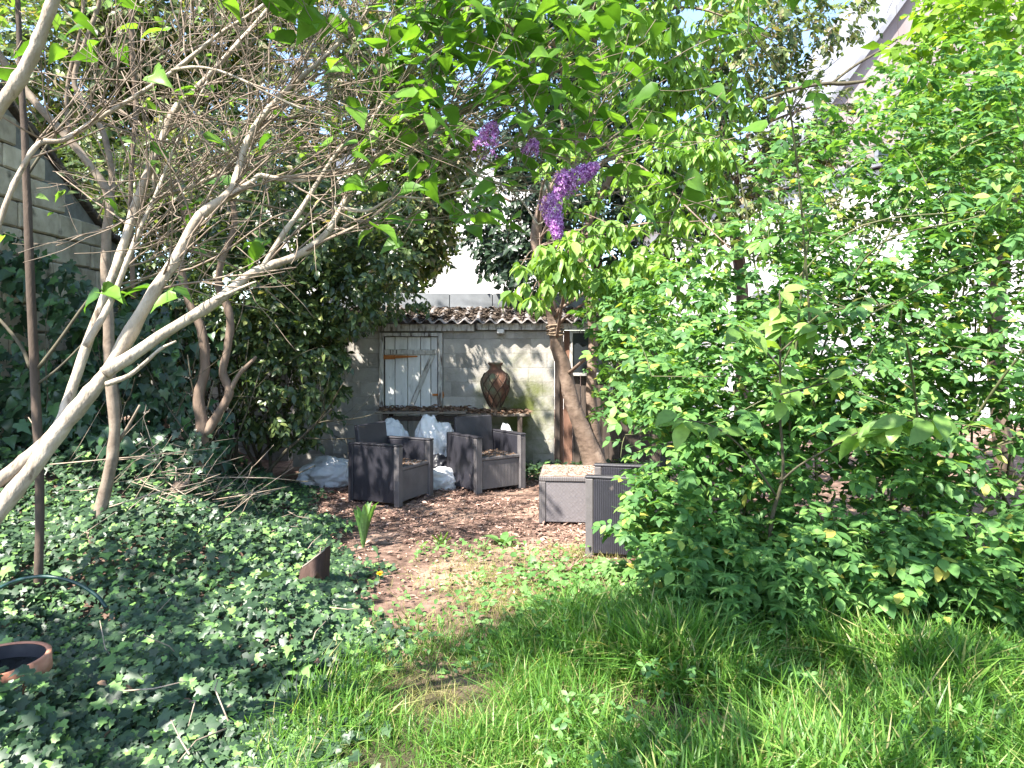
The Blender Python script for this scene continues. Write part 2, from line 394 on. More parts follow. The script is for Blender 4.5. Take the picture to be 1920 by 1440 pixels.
M_GLASSD = pm('dark_glass', [(.3, G(.015, .018, .02)), (.7, G(.03, .035, .04))], 2, .15, .0, spec=.6)
M_CHAIR = pm('anthracite_plastic', [(.3, G(.018, .017, .022)), (.6, G(.03, .028, .035)), (.85, G(.07, .063, .063))], 4, .5, .15, 50, wave=(22, 'X', .5), spots=(G(.16, .13, .12), 7, .68), spec=.45)
M_CHAIRY = pm('anthracite_plastic_ribbed', [(.3, G(.016, .0155, .021)), (.6, G(.026, .025, .033)), (.85, G(.06, .055, .057))], 4, .5, .15, 50, wave=(22, 'Y', .5), spots=(G(.16, .13, .12), 7, .7), spec=.45)
M_CHAIRF = pm('dusty_sunlit_plastic', [(.3, G(.08, .072, .074)), (.6, G(.125, .113, .113)), (.85, G(.2, .175, .17))], 4, .65, .15, 50, wave=(16, 'X', .35))  # seat dust, plus sunlight on the chair fronts put into a lighter tone
M_DUST = pm('leaf_dust', [(.3, G(.16, .115, .095)), (.55, G(.3, .22, .18)), (.8, G(.43, .33, .28))], 16, .95, .7, 60)
M_SACK = pm('white_sacking', [(.3, G(.5, .5, .51)), (.6, G(.66, .66, .66)), (.8, G(.72, .72, .71))], 4, .55, 1.0, 9, spots=(G(.34, .3, .25), 3.5, .68))
M_TARP = pm('black_tarp', [(.3, G(.012, .012, .016)), (.7, G(.03, .03, .036))], 5, .4, .4, 10)
M_TERRA = pm('terracotta', [(.3, G(.3, .12, .07)), (.6, G(.46, .21, .135)), (.8, G(.55, .3, .21))], 6, .85, .3, 40, spots=(G(.33, .33, .26), 7, .6))
M_VASE = pm('mossy_terracotta', [(.3, G(.08, .04, .028)), (.5, G(.11, .055, .036)), (.7, G(.17, .1, .07))], 6, .9, .6, 40, spots=(G(.11, .12, .075), 5, .45))
M_CORD = pm('dark_relief', [(.3, G(.03, .02, .015)), (.7, G(.07, .045, .032))], 8, .9, .4)
M_WATER = pm('dark_water', [(.3, G(.012, .016, .016)), (.7, G(.02, .026, .026))], 3, .08, .02, spec=.5)
M_HOSE = pm('green_hose', [(.3, G(.006, .028, .024)), (.7, G(.01, .045, .038))], 4, .35, .05, spec=.5)
M_ROPE = pm('rope', [(.3, G(.2, .14, .1)), (.7, G(.38, .29, .2))], 30, .9, .5)
M_GREYM = pm('grey_metal', [(.3, G(.18, .18, .18)), (.7, G(.34, .34, .33))], 8, .5, .1, metal=.5)
M_STUMP = pm('stump_bark', [(.3, G(.03, .018, .015)), (.6, G(.075, .045, .036)), (.8, G(.14, .095, .08))], 7, .95, 1.0, 22, (1, 1, .3))
M_STUMPT = pm('stump_top', [(.3, G(.14, .115, .095)), (.7, G(.27, .235, .2))], 9, .9, .6, 30)

def weave_material():
    m, n, l, b = nodes('woven_plastic')
    tc = n.new('ShaderNodeTexCoord'); mp = n.new('ShaderNodeMapping'); mp.inputs['Rotation'].default_value = (0, math.radians(45), 0)
    l.new(tc.outputs['Object'], mp.inputs[0])
    ck = n.new('ShaderNodeTexVoronoi'); ck.inputs['Scale'].default_value = 42; ck.inputs['Randomness'].default_value = 0.1; ck.distance = 'CHEBYCHEV'
    l.new(mp.outputs[0], ck.inputs['Vector'])
    r = ramp(n, [(0, G(.2, .18, .185)), (.45, G(.13, .117, .122)), (.62, G(.03, .027, .03))]); l.new(ck.outputs['Distance'], r.inputs[0])
    l.new(r.outputs[0], b.inputs['Base Color']); b.inputs['Roughness'].default_value = .55
    bp = n.new('ShaderNodeBump'); bp.invert = True; bp.inputs['Strength'].default_value = .9; bp.inputs['Distance'].default_value = .008
    l.new(ck.outputs['Distance'], bp.inputs['Height']); l.new(bp.outputs[0], b.inputs['Normal'])
    return m
M_WEAVE = weave_material()

def ground_material():
    m, n, l, b = nodes('garden_soil')
    g = n.new('ShaderNodeNewGeometry')
    def nz(s, d=6):
        x = n.new('ShaderNodeTexNoise'); x.inputs['Scale'].default_value = s; x.inputs['Detail'].default_value = d; x.inputs['Roughness'].default_value = .65
        l.new(g.outputs['Position'], x.inputs['Vector']); return x
    a = nz(9); r = ramp(n, [(.28, G(.05, .033, .026)), (.5, G(.13, .083, .064)), (.72, G(.26, .17, .135))]); l.new(a.outputs[0], r.inputs[0])
    c = nz(1.3, 4); r2 = ramp(n, [(.5, (0, 0, 0)), (.68, (1, 1, 1))]); l.new(c.outputs[0], r2.inputs[0])
    mx = n.new('ShaderNodeMix'); mx.data_type = 'RGBA'; l.new(r2.outputs[0], mx.inputs[0]); l.new(r.outputs[0], mx.inputs[6]); mx.inputs[7].default_value = (.36, .245, .185, 1)
    # the clearing keeps its pinkish mulch, the rest is dark soil
    sp = n.new('ShaderNodeSeparateXYZ'); l.new(g.outputs['Position'], sp.inputs[0])
    my = n.new('ShaderNodeMapRange'); my.inputs[1].default_value = 3.3; my.inputs[2].default_value = 3.9; l.new(sp.outputs[1], my.inputs[0])
    m2 = n.new('ShaderNodeMix'); m2.data_type = 'RGBA'; l.new(my.outputs[0], m2.inputs[0]); m2.inputs[6].default_value = (.055, .05, .028, 1); l.new(mx.outputs[2], m2.inputs[7])
    l.new(m2.outputs[2], b.inputs['Base Color']); b.inputs['Roughness'].default_value = .95; b.inputs['Specular IOR Level'].default_value = .15
    bp = n.new('ShaderNodeBump'); bp.inputs['Strength'].default_value = .8; bp.inputs['Distance'].default_value = .02
    q = nz(34); l.new(q.outputs[0], bp.inputs['Height']); l.new(bp.outputs[0], b.inputs['Normal'])
    return m

# ------------------------------------------------------------------ ground
xs = np.unique(np.concatenate([np.linspace(-120, -7, 14), np.linspace(-7, 7, 113), np.linspace(7, 120, 14)]))
ys = np.unique(np.concatenate([np.linspace(-40, 1, 8), np.linspace(1, 12, 89), np.linspace(12, 220, 16)]))
gx, gy = np.meshgrid(xs, ys); gz = H(gx, gy)
V = np.stack([gx.ravel(), gy.ravel(), gz.ravel()], -1); nx = len(xs)
i, j = np.meshgrid(np.arange(nx - 1), np.arange(len(ys) - 1)); a = (j * nx + i).ravel()
F = np.vstack([np.stack([a, a + 1, a + nx + 1], -1), np.stack([a, a + nx + 1, a + nx], -1)])
link('ground', mesh('ground', V, F, True), ground_material(), kind='structure')

# ------------------------------------------------------------------ the shed
WY = 10.0
sx = lambda px: (px - 960) / FPX * WY
sz = lambda py: EYE - (py - HZ) / FPX * WY
shed = root('garden_shed', 'low cement block garden shed with white plank door and corrugated roof', 'shed', (-0.5, WY, 0))
box('wall_core', -2.9, sx(716), WY + .02, WY + .14, -.1, 1.86, M_MORTAR, shed)
box('wall_core', sx(826), .56, WY + .021, WY + .14, -.1, 1.86, M_MORTAR, shed)
box('wall_core', sx(716), sx(826), WY + .022, WY + .14, sz(628), 1.86, M_MORTAR, shed)
row = 0; z = -.02
while z < 1.72:
    zh = min(.19, 1.79 - z)
    for xa, xb in ((-2.9, sx(712)), (sx(831), .56)):
        x = xa - (.2 if row % 2 else 0) - R.uniform(0, .1)
        while x < xb - .02:
            x0, x1 = max(x, xa) + .002, min(x + .4, xb) - .002
            if x1 - x0 > .05:
                mt = M_BLOCK
                dy = R.uniform(-.0225, -.0205)
                me = box_mesh(round(x1 - x0, 2), .05, round(zh - .002, 3), .002, mt.name + 'b')
                link('block', me, mt, shed, M=Matrix.Translation(((x0 + x1) / 2, WY + .02 + dy + .022, z + zh / 2)))
            x += .4
    z += .19; row += 1
# fascia boards, corrugated sheets
box('fascia', -3.0, sx(890), WY - .07, WY - .04, sz(621), sz(608), M_FRAME, shed)
box('fascia', sx(893), 1.9, WY - .065, WY - .035, sz(619), sz(606), M_FRAME, shed)
def corrugated(x0, x1, y0, z0, depth, rise):
    n = int((x1 - x0) / .0125); xx = np.linspace(x0, x1, n + 1); zz = .027 * np.sin(xx / .165 * 2 * PI)
    V, F = [], []
    for t in np.linspace(0, 1, 5):
        for th in (0, -.007): V += [(a, y0 + depth * t, z0 + rise * t + b + th - .012 * math.sin(t * PI)) for a, b in zip(xx, zz)]
    m = n + 1
    for k in range(4):
        for q in range(n):
            a = k * 2 * m + q; F.append((a, a + 1, a + 2 * m + 1, a + 2 * m)); b_ = a + m; F.append((b_, b_ + 2 * m, b_ + 2 * m + 1, b_ + 1))
    for q in range(n): F.append((q, q + m, q + m + 1, q + 1))
    return mesh('corrugated', V, F, True)
for k, x0 in enumerate(np.arange(-3.05, 1.9, .99)):
    link('roof_sheet', corrugated(x0, x0 + 1.04, WY - .16 - R.uniform(0, .03), sz(604) + (k % 2) * .008, 1.15, .24), M_CORR, shed)
for x0, x1 in ((-3.0, -2.3), (-2.295, -1.4), (-1.395, -.9), (-.895, -.28), (-.275, .0), (.005, .75), (.755, 1.7)):
    box('upper_panel', x0, x1 - .004, 10.93 + R.uniform(0, .006), 10.98, 1.85, EYE + 98 / FPX * 10.95, M_SLAB, shed)
box('panel_back', -3.0, 1.7, 10.985, 11.0, 1.85, EYE + 96 / FPX * 10.95, M_SLAB, shed)
box('ridge_bracket', P(822, 0, 10.9)[0], P(882, 0, 10.9)[0], 10.84, 10.9, 2.06, 2.09, M_DWOOD, shed)
box('vent_stub', P(854, 0, 10.9)[0], P(864, 0, 10.9)[0], 10.85, 10.9, 2.09, 2.16, M_DWOOD, shed)
# door
fr = lambda nm, a, b, c, d, y0, y1, mt, par=shed: box(nm, sx(a), sx(b), y0, y1, sz(d), sz(c), mt, par)
fr('door_frame', 712, 719.5, 624, 873, WY - .045, WY + .03, M_FRAME)
fr('door_frame', 822, 830, 624, 873, WY - .045, WY + .03, M_FRAME)
fr('door_frame', 719.7, 821.8, 624, 630.5, WY - .044, WY + .03, M_FRAME)
door = link('door', box_mesh(sx(821) - sx(720.5), .012, 1.66, 0, 'door_back'), M_WOOD, shed,
            M=Matrix.Translation(((sx(821) + sx(720.5)) / 2, WY + .022, sz(631) - .83)))
edges = [721, 740, 764, 788, 807.5, 820.5]
for k in range(5):
    a, b = edges[k] + .7, edges[k + 1] - .7
    box('plank', sx(a), sx(b), WY - .006 - R.uniform(0, .004), WY + .013, sz(870 + R.uniform(-1, 1)), sz(631.5 + R.uniform(0, 1.2)), M_PAINT, door, .003)
box('ledge', sx(720.8), sx(818), WY - .034, WY - .011, sz(665), sz(655.5), M_FRAME, door)
box('ledge', sx(720.8), sx(818), WY - .034, WY - .011, sz(850), sz(840), M_FRAME, door)
c0, c1 = np.array((sx(767), sz(772))), np.array((sx(810), sz(667))); dv = c1 - c0; ln = float(np.hypot(*dv))
link('brace', box_mesh(.062, .022, ln, .003, 'brace'), M_FRAME, door,
     M=Matrix.Translation(((c0[0] + c1[0]) / 2, WY - .024, (c0[1] + c1[1]) / 2)) @ Matrix.Rotation(math.atan2(dv[0], dv[1]), 4, 'Y'))
box('hinge', sx(715), sx(741), WY - .046, WY - .04, sz(673.5), sz(665.6), M_RUST, door, .001)
V = [(sx(741), WY - .043, sz(672)), (sx(783), WY - .043, sz(669.5)), (sx(783), WY - .043, sz(667)), (sx(741), WY - .043, sz(666))]
V += [(x, y + .005, zz) for x, y, zz in V]
link('hinge', mesh('hinge_strap', V, [(0, 1, 2, 3), (7, 6, 5, 4), (0, 4, 5, 1), (1, 5, 6, 2), (2, 6, 7, 3), (3, 7, 4, 0)]), M_RUST, door)
box('latch', sx(811), sx(833), WY - .066, WY - .05, sz(742), sz(738), M_RUST, door, .002)
box('latch', sx(824), sx(832), WY - .07, WY - .046, sz(746), sz(734), M_RUST, door, .002)
door.location.y += .03
box('door_light_stop', sx(705), sx(838), WY + .145, WY + .16, -.05, 1.86, M_DWOOD, shed)  # added dark panel behind the door, blocks light leaking round it
# wooden end of the shed behind the tree
x = .58
while x < 1.95:
    w = R.uniform(.1, .15)
    box('board', x, x + w - .006, WY + .03 + R.uniform(0, .012), WY + .07, -.05, 1.8, M_RWOOD if x < .8 else M_DWOOD, shed, .003)
    x += w
box('corner_post', .565, .63, WY - .02, WY + .029, -.05, 1.8, M_DWOOD, shed)
win = link('window', box_mesh(.56, .02, .56, 0, 'window_back'), M_DWOOD, shed, M=Matrix.Translation((1.05, WY + .012, 1.5)))
for a, b, c, d in ((.76, .8, 1.2, 1.8), (1.28, 1.33, .7, 1.8), (.801, 1.279, 1.765, 1.8), (.801, 1.279, 1.2, 1.24)):
    box('frame', a, b, WY - .035, WY - .003, c, d, M_FRAME, win)
box('pane', .8, 1.28, WY - .012, WY - .006, 1.24, 1.765, M_GLASSD, win, 0)
# leaves and needles lying on the roof and shelf
def litter(name, n, xr, yr, zf, size, mat, parent=None, label=None):
    pos = np.stack([R.uniform(*xr, n), R.uniform(*yr, n), np.zeros(n)], -1); pos[:, 2] = zf(pos[:, 0], pos[:, 1]) + R.uniform(.002, .03, n)
    a = R.uniform(0, 2 * PI, n)
    D = np.stack([np.cos(a), np.sin(a), R.normal(0, .25, n)], -1); N = np.stack([R.normal(0, .45, n), R.normal(0, .45, n), np.ones(n)], -1)
    o = foliage(name, [L_SMALL, L_OVAL], pos, D, N, size * R.uniform(.5, 1.3, n), mat, parent, kind='stuff')
    if label: o['label'] = label
    return o
litter('fallen_leaves', 4600, (-3, 1.8), (WY - .07, WY + .9), lambda x, y: sz(604) + (y - WY + .16) / 1.15 * .24 - .005, .085, M_OLDLEAF, shed)

fl = root('flood_light', 'small grey flood light fixed under the shed eave', 'lamp', (sx(938), WY - .1, sz(620)))
box('housing', sx(931), sx(946), WY - .1, WY - .03, sz(626.5), sz(616), M_GREYM, fl, .01)
box('lens', sx(932.5), sx(944.5), WY - .107, WY - .1005, sz(625), sz(617.5), M_WHITEW, fl, .002)
box('bracket', sx(936), sx(941), WY - .03, WY - .0, sz(618), sz(612), M_GREYM, fl, .002)

# shelf against the wall, vase on it
sh = root('potting_shelf', 'long rough board shelf against the shed wall strewn with dead leaves', 'shelf', (-.8, 9.6, 0))
box('board', P(704, 0, 9.4)[0], P(874, 0, 9.4)[0], 9.35, 9.93, .755, .785, M_WOOD, sh)
box('board', P(866, 0, 9.4)[0], P(993, 0, 9.4)[0], 9.38, 9.94, .722, .752, M_WOOD, sh)
for px in (722, 862, 975):
    for yy in (9.42, 9.86):
        box('leg', P(px, 0, 9.4)[0] - .03, P(px, 0, 9.4)[0] + .03, yy - .03, yy + .03, -.03, .752 if px < 870 else .72, M_DWOOD, sh)
box('rail', P(725, 0, 9.4)[0], P(860, 0, 9.4)[0], 9.45, 9.47, .66, .72, M_DWOOD, sh)
litter('fallen_leaves', 750, (P(706, 0, 9.4)[0], P(990, 0, 9.4)[0]), (9.36, 9.9), lambda x, y: np.where(x < P(872, 0, 9.4)[0], .786, .753), .08, M_DEAD, sh)

def lathe(prof, n=40):
    V, F = [], []
    for r, z in prof: V += [(r * math.cos(2 * PI * k / n), r * math.sin(2 * PI * k / n), z) for k in range(n)]
    for i in range(len(prof) - 1):
        for k in range(n): F.append((i * n + k, i * n + (k + 1) % n, (i + 1) * n + (k + 1) % n, (i + 1) * n + k))
    F.append(tuple(range(n - 1, -1, -1)))
    return V, F
vx, vy, vz = P(929, 0, 9.62)[0], 9.62, .752
vase = root('amphora_vase', 'mossy terracotta amphora with diamond net relief on the shelf', 'vase', (vx, vy, vz))
prof = [(.06, 0), (.065, .02), (.055, .05), (.09, .1), (.135, .19), (.17, .28), (.187, .36), (.18, .43), (.15, .49), (.1, .53), (.078, .555), (.076, .59), (.095, .615), (.1, .63), (.088, .632), (.07, .6), (.066, .55)]
V, F = lathe(prof); Tv = Matrix.Translation((vx, vy, vz))
link('body', mesh('vase_body', V, F, True), M_VASE, vase, M=Tv)
pr = np.array(prof[2:11]); rz = lambda zz: np.interp(zz, pr[:, 1], pr[:, 0])
cords = []
for k in range(9):
    for s in (1, -1):
        zz = np.linspace(.07, .5, 26); th = 2 * PI * k / 9 + s * (zz - .07) * 3.6
        cords.append((np.stack([(rz(zz) + .003) * np.cos(th), (rz(zz) + .003) * np.sin(th), zz], -1), np.full(26, .006)))
V, F = tubes(cords, 5); link('net_relief', mesh('net', V, F, True), M_CORD, vase, M=Tv)

# ------------------------------------------------------------------ armchairs and coffee table
def armchair(label, cx, cy, face, group='dark plastic armchairs'):
    """face: direction (x,y) the chair looks at; cx,cy its centre"""
    gz_ = float(H(cx, cy)); W, Dp = .66, .62
    o = root('armchair', label, 'armchair', (cx, cy, gz_), group); o['local'] = 1
    o.rotation_euler = (0, 0, math.atan2(face[0], -face[1]))       # local -y turns to `face`
    hw, hd = W / 2, Dp / 2
    for s in (-1, 1):
        x0, x1 = sorted((s * hw, s * (hw - .075)))
        box('arm', x0, x1, -hd + .062, hd - .062, .035, .6, M_CHAIRY, o, .008)
        box('arm_cap', x0 - .004, x1 + .004, -hd - .004, hd - .062, .601, .62, M_CHAIR, o, .006)
        box('leg', x0 - .003, x1 + .003, -hd, -hd + .06, 0, .6, M_CHAIRF, o, .008)
        box('leg', x0 - .003, x1 + .003, hd - .06, hd, 0, .619, M_CHAIR, o, .008)
    box('backrest', -hw + .078, hw - .078, hd - .1, hd - .045, .2, .79, M_CHAIR, o, .012, Matrix.Rotation(math.radians(-7), 4, 'X'))
    box('seat', -hw + .077, hw - .077, -hd + .012, hd - .16, .355, .39, M_CHAIRF, o, .006)
    box('front_panel', -hw + .0775, hw - .0775, -hd + .022, -hd + .05, .045, .35, M_CHAIRF, o, .004)
    n = 320; pos = np.stack([R.uniform(-hw + .1, hw - .1, n), R.uniform(-hd + .03, hd - .17, n), R.uniform(.391, .4, n)], -1)
    a = R.uniform(0, 2 * PI, n)
    foliage('leaf_litter', [L_SMALL], pos, np.stack([np.cos(a), np.sin(a), R.normal(0, .15, n)], -1), np.stack([R.normal(0, .3, n), R.normal(0, .3, n), np.ones(n)], -1), R.uniform(.02, .05, n), M_DEAD, o, kind='stuff')
    return o
armchair('dark plastic armchair turned sideways, nearest the ivy bank', -1.26, 7.93, (.9, -.43))
armchair('dark plastic armchair with brown leaf dust, in front of the vase', -.295, 8.55, (.59, -.81))
armchair('dark plastic armchair half hidden by the leafy rose bush', .93, 5.98, (-.97, .22))
def coffee_table():
    a = P(1017, 988, 6.68); ang = math.radians(-5); L, Dp = .78, .66
    o = root('coffee_table', 'woven plastic coffee table box with a dusty brown top', 'table', (a[0] + L / 2, a[1] + Dp / 2 + .05, float(H(.6, 7))))
    o['local'] = 1; o.rotation_euler = (0, 0, ang); hw, hd = L / 2, Dp / 2
    box('body', -hw + .012, hw - .012, -hd + .012, hd - .012, .012, .375, M_WEAVE, o, .006)
    box('rim', -hw, hw, -hd, hd, .376, .418, M_CHAIRF, o, .008)
    box('top', -hw + .01, hw - .01, -hd + .01, hd - .01, .4185, .426, M_DUST, o, .002)
    for s in (-1, 1):
        for q in (-1, 1): box('leg', s * (hw - .03) - .03, s * (hw - .03) + .03, q * (hd - .03) - .03, q * (hd - .03) + .03, 0, .374, M_CHAIRF, o, .006)
    n = 500; pos = np.stack([R.uniform(-hw + .02, hw - .02, n), R.uniform(-hd + .02, hd - .02, n), R.uniform(.427, .433, n)], -1); a = R.uniform(0, 2 * PI, n)
    foliage('leaf_litter', [L_SMALL], pos, np.stack([np.cos(a), np.sin(a), R.normal(0, .1, n)], -1), np.stack([R.normal(0, .25, n), R.normal(0, .25, n), np.ones(n)], -1), R.uniform(.015, .04, n), M_CHIP, o, kind='stuff')
coffee_table()

# ------------------------------------------------------------------ sacks and sheeting
def sack(label, c, s, seed, ears=2, mat=M_SACK, name='white_sack', cat='sack', group='white sacks'):
    bm = bmesh.new(); bmesh.ops.create_icosphere(bm, subdivisions=5, radius=1)
    off = Vector((seed * 3.1, seed * 1.7, seed))
    for v in bm.verts:
        d = v.co.copy(); p = d * 1.6 + off
        k = .92 + .2 * noise.noise(p) + .2 * (.5 - abs(noise.noise(p * 1.5 + off))) + .13 * (.4 - abs(noise.noise(p * 3.1))) + .06 * (.4 - abs(noise.noise(p * 6.3)))
        if d.z > .3: k += .14 * (d.z - .3) * (noise.noise(p * 2.6) + .2)
        q = d * k
        if d.z < -.35: q.z = max(q.z, -.62) - .02
        for e in range(ears):
            ea = -.9 + 1.8 * e / max(1, ears - 1) if ears > 1 else .2
            ed = Vector((math.sin(ea) * .75, -.1, .8)).normalized(); w = max(0, d.dot(ed) - .86) / .14
            q += ed * w * .22
        v.co = Vector((q.x * s[0], q.y * s[1], (q.z + .62) * s[2]))
    for f in bm.faces: f.smooth = True
    me = bpy.data.meshes.new(name); bm.to_mesh(me); bm.free()
    o = link(name, me, mat, M=Matrix.Translation((c[0], c[1], c[2])))
    tag(o, label, cat, group); return o
def on(px, Y): return (P(px, 0, Y)[0], Y, float(H(P(px, 0, Y)[0], Y)) - .01)
sack('full white sack standing behind the sideways armchair', on(737, 9.12), (.22, .19, .43), 1, 0)
sack('white sack with knotted ears between the two armchairs', on(815, 8.98), (.23, .19, .42), 2, 2)
sack('slumped white sack on the mulch between the armchairs', on(826, 8.5), (.18, .14, .15), 3, 0)
sack('white sack end peeping over the arm in front of the vase', on(945, 9.2), (.15, .14, .38), 4, 0)
sack('white sheeting heap on the ground left of the armchairs', on(618, 8.75), (.34, .28, .2), 5, 0)
sack('white plastic bag caught in the ivy behind the pale trunks', P(118, 915, 6.4), (.15, .12, .2), 6, 2)
sack('crumpled black tarpaulin lying between the armchairs', on(822, 8.78), (.17, .15, .2), 7, 0, M_TARP, 'black_tarpaulin', 'tarpaulin', None)

# ------------------------------------------------------------------ walls and houses behind
sw = root('stone_wall', 'tall old stone wall with sloping top at the far left', 'wall', (-4.5, 7.5, 0))
def wall_top(y): return np.interp(y, [4.5, 7.2, 8.3, 10.4], [4.9, 3.5, 2.85, 2.4])
z = 0.0; row = 0
while z < 4.7:
    hh = R.uniform(.2, .27); y = 5.0 + R.uniform(0, .3)
    while y < 8.35:
        L = R.uniform(.28, .6); t = float(wall_top(y + L / 2))
        if z + hh < t - .03 and z > .6 and y + L < 8.62:
            link('stone', box_mesh(.22, round(L, 1) - .012, round(hh, 2) - .012, .014, 'stone'), M_STONE, sw,
                 M=Matrix.Translation((-4.55 + R.uniform(-.012, .012), y + round(L, 1) / 2, z + hh / 2)) @ Matrix.Rotation(R.normal(0, .01), 4, 'X'))
        y += round(L, 1)
    z += round(hh, 2); row += 1
yy = np.linspace(4.6, 8.6, 20); V = []
for y in yy: t = float(wall_top(y)); V += [(-4.75, y, -.1), (-4.475, y, -.1), (-4.475, y, t - .05), (-4.75, y, t - .05)]
F = []
for k in range(19):
    a = 4 * k
    for q in range(4): F.append((a + q, a + (q + 1) % 4, a + 4 + (q + 1) % 4, a + 4 + q))
F += [(3, 2, 1, 0), (76, 77, 78, 79)]
link('mortar_core', mesh('core', V, F), M_MORTAR, sw)
for k in range(19):
    y0, y1 = yy[k], yy[k + 1]; t0, t1 = float(wall_top(y0)), float(wall_top(y1))
    link('coping', box_mesh(.4, round(float(np.hypot(y1 - y0, t1 - t0)) - .012, 3), .06, .01, 'coping'), M_DWOOD, sw,
         M=Matrix.Translation((-4.6, (y0 + y1) / 2, (t0 + t1) / 2 - .01)) @ Matrix.Rotation(math.atan2(t1 - t0, y1 - y0), 4, 'X'))
bw = root('background_blocker', 'added grey wall behind the laurel that blocks the bright background', 'wall', (-5, 10.6, 0))  # added wall, a dark fill that hides the bright background
box('wall_body', -9, -3.1, 10.5, 10.7, -.1, 2.1, M_MORTAR, bw)
box('coping', -9, -3.1, 10.45, 10.75, 2.101, 2.18, M_BLOCK, bw)

def house(name, label, Y, x0, x1, eave, ridge_x, ridge, depth, wall, wins, verge=None):
    h = root(name, label, 'house', ((x0 + x1) / 2, Y, 0))
    prof = [(x0, -.1), (x1, -.1), (x1, eave), (ridge_x, ridge), (x0, eave)]
    V = [(a, Y, b) for a, b in prof] + [(a, Y + depth, b) for a, b in prof]
    F = [(0, 1, 2, 3, 4), (9, 8, 7, 6, 5)] + [(k, k + 5, (k + 1) % 5 + 5, (k + 1) % 5) for k in range(5)]
    w_ = link('wall', mesh('wall', V, F), wall, h)
    for (ax, az), (bx, bz) in (((x0 - .25, eave - .25 * (ridge - eave) / (ridge_x - x0)), (ridge_x, ridge)), ((ridge_x, ridge), (x1 + .25, eave - .25 * (ridge - eave) / (x1 - ridge_x)))):
        L = math.hypot(bx - ax, bz - az); an = math.atan2(bz - az, bx - ax)
        link('roof', box_mesh(round(L, 3), depth + .3, .14, .01, 'roof'), M_SLATE, h, M=Matrix.Translation(((ax + bx) / 2, Y + depth / 2, (az + bz) / 2 + .12)) @ Matrix.Rotation(-an, 4, 'Y'))
    for a, b, c, d in wins:
        wn_ = box('window', a, b, Y - .02, Y + .02, c, d, M_GLASSD, h, 0)
        for e in ((a - .08, a, c - .08, d + .08), (b, b + .08, c - .08, d + .08), (a, b, d, d + .08), (a, b, c - .08, c)):
            box('frame', e[0], e[1], Y - .06, Y + .01, e[2], e[3], M_SLAB, wn_)
    return h
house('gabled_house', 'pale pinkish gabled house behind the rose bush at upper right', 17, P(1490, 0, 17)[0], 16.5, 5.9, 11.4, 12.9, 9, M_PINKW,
      [(8.2, 9.2, 4.6, 6.0), (8.2, 9.2, 1.2, 2.8)])
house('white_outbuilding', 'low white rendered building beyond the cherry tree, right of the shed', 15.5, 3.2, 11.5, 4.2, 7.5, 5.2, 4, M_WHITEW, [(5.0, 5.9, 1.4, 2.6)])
house('white_house', 'sunlit white house glimpsed above the shed roof', 19, -6.5, 1.3, 5.2, -2.6, 7.2, 7, M_WHITEW, [(-4.6, -3.6, 3.2, 4.5)])

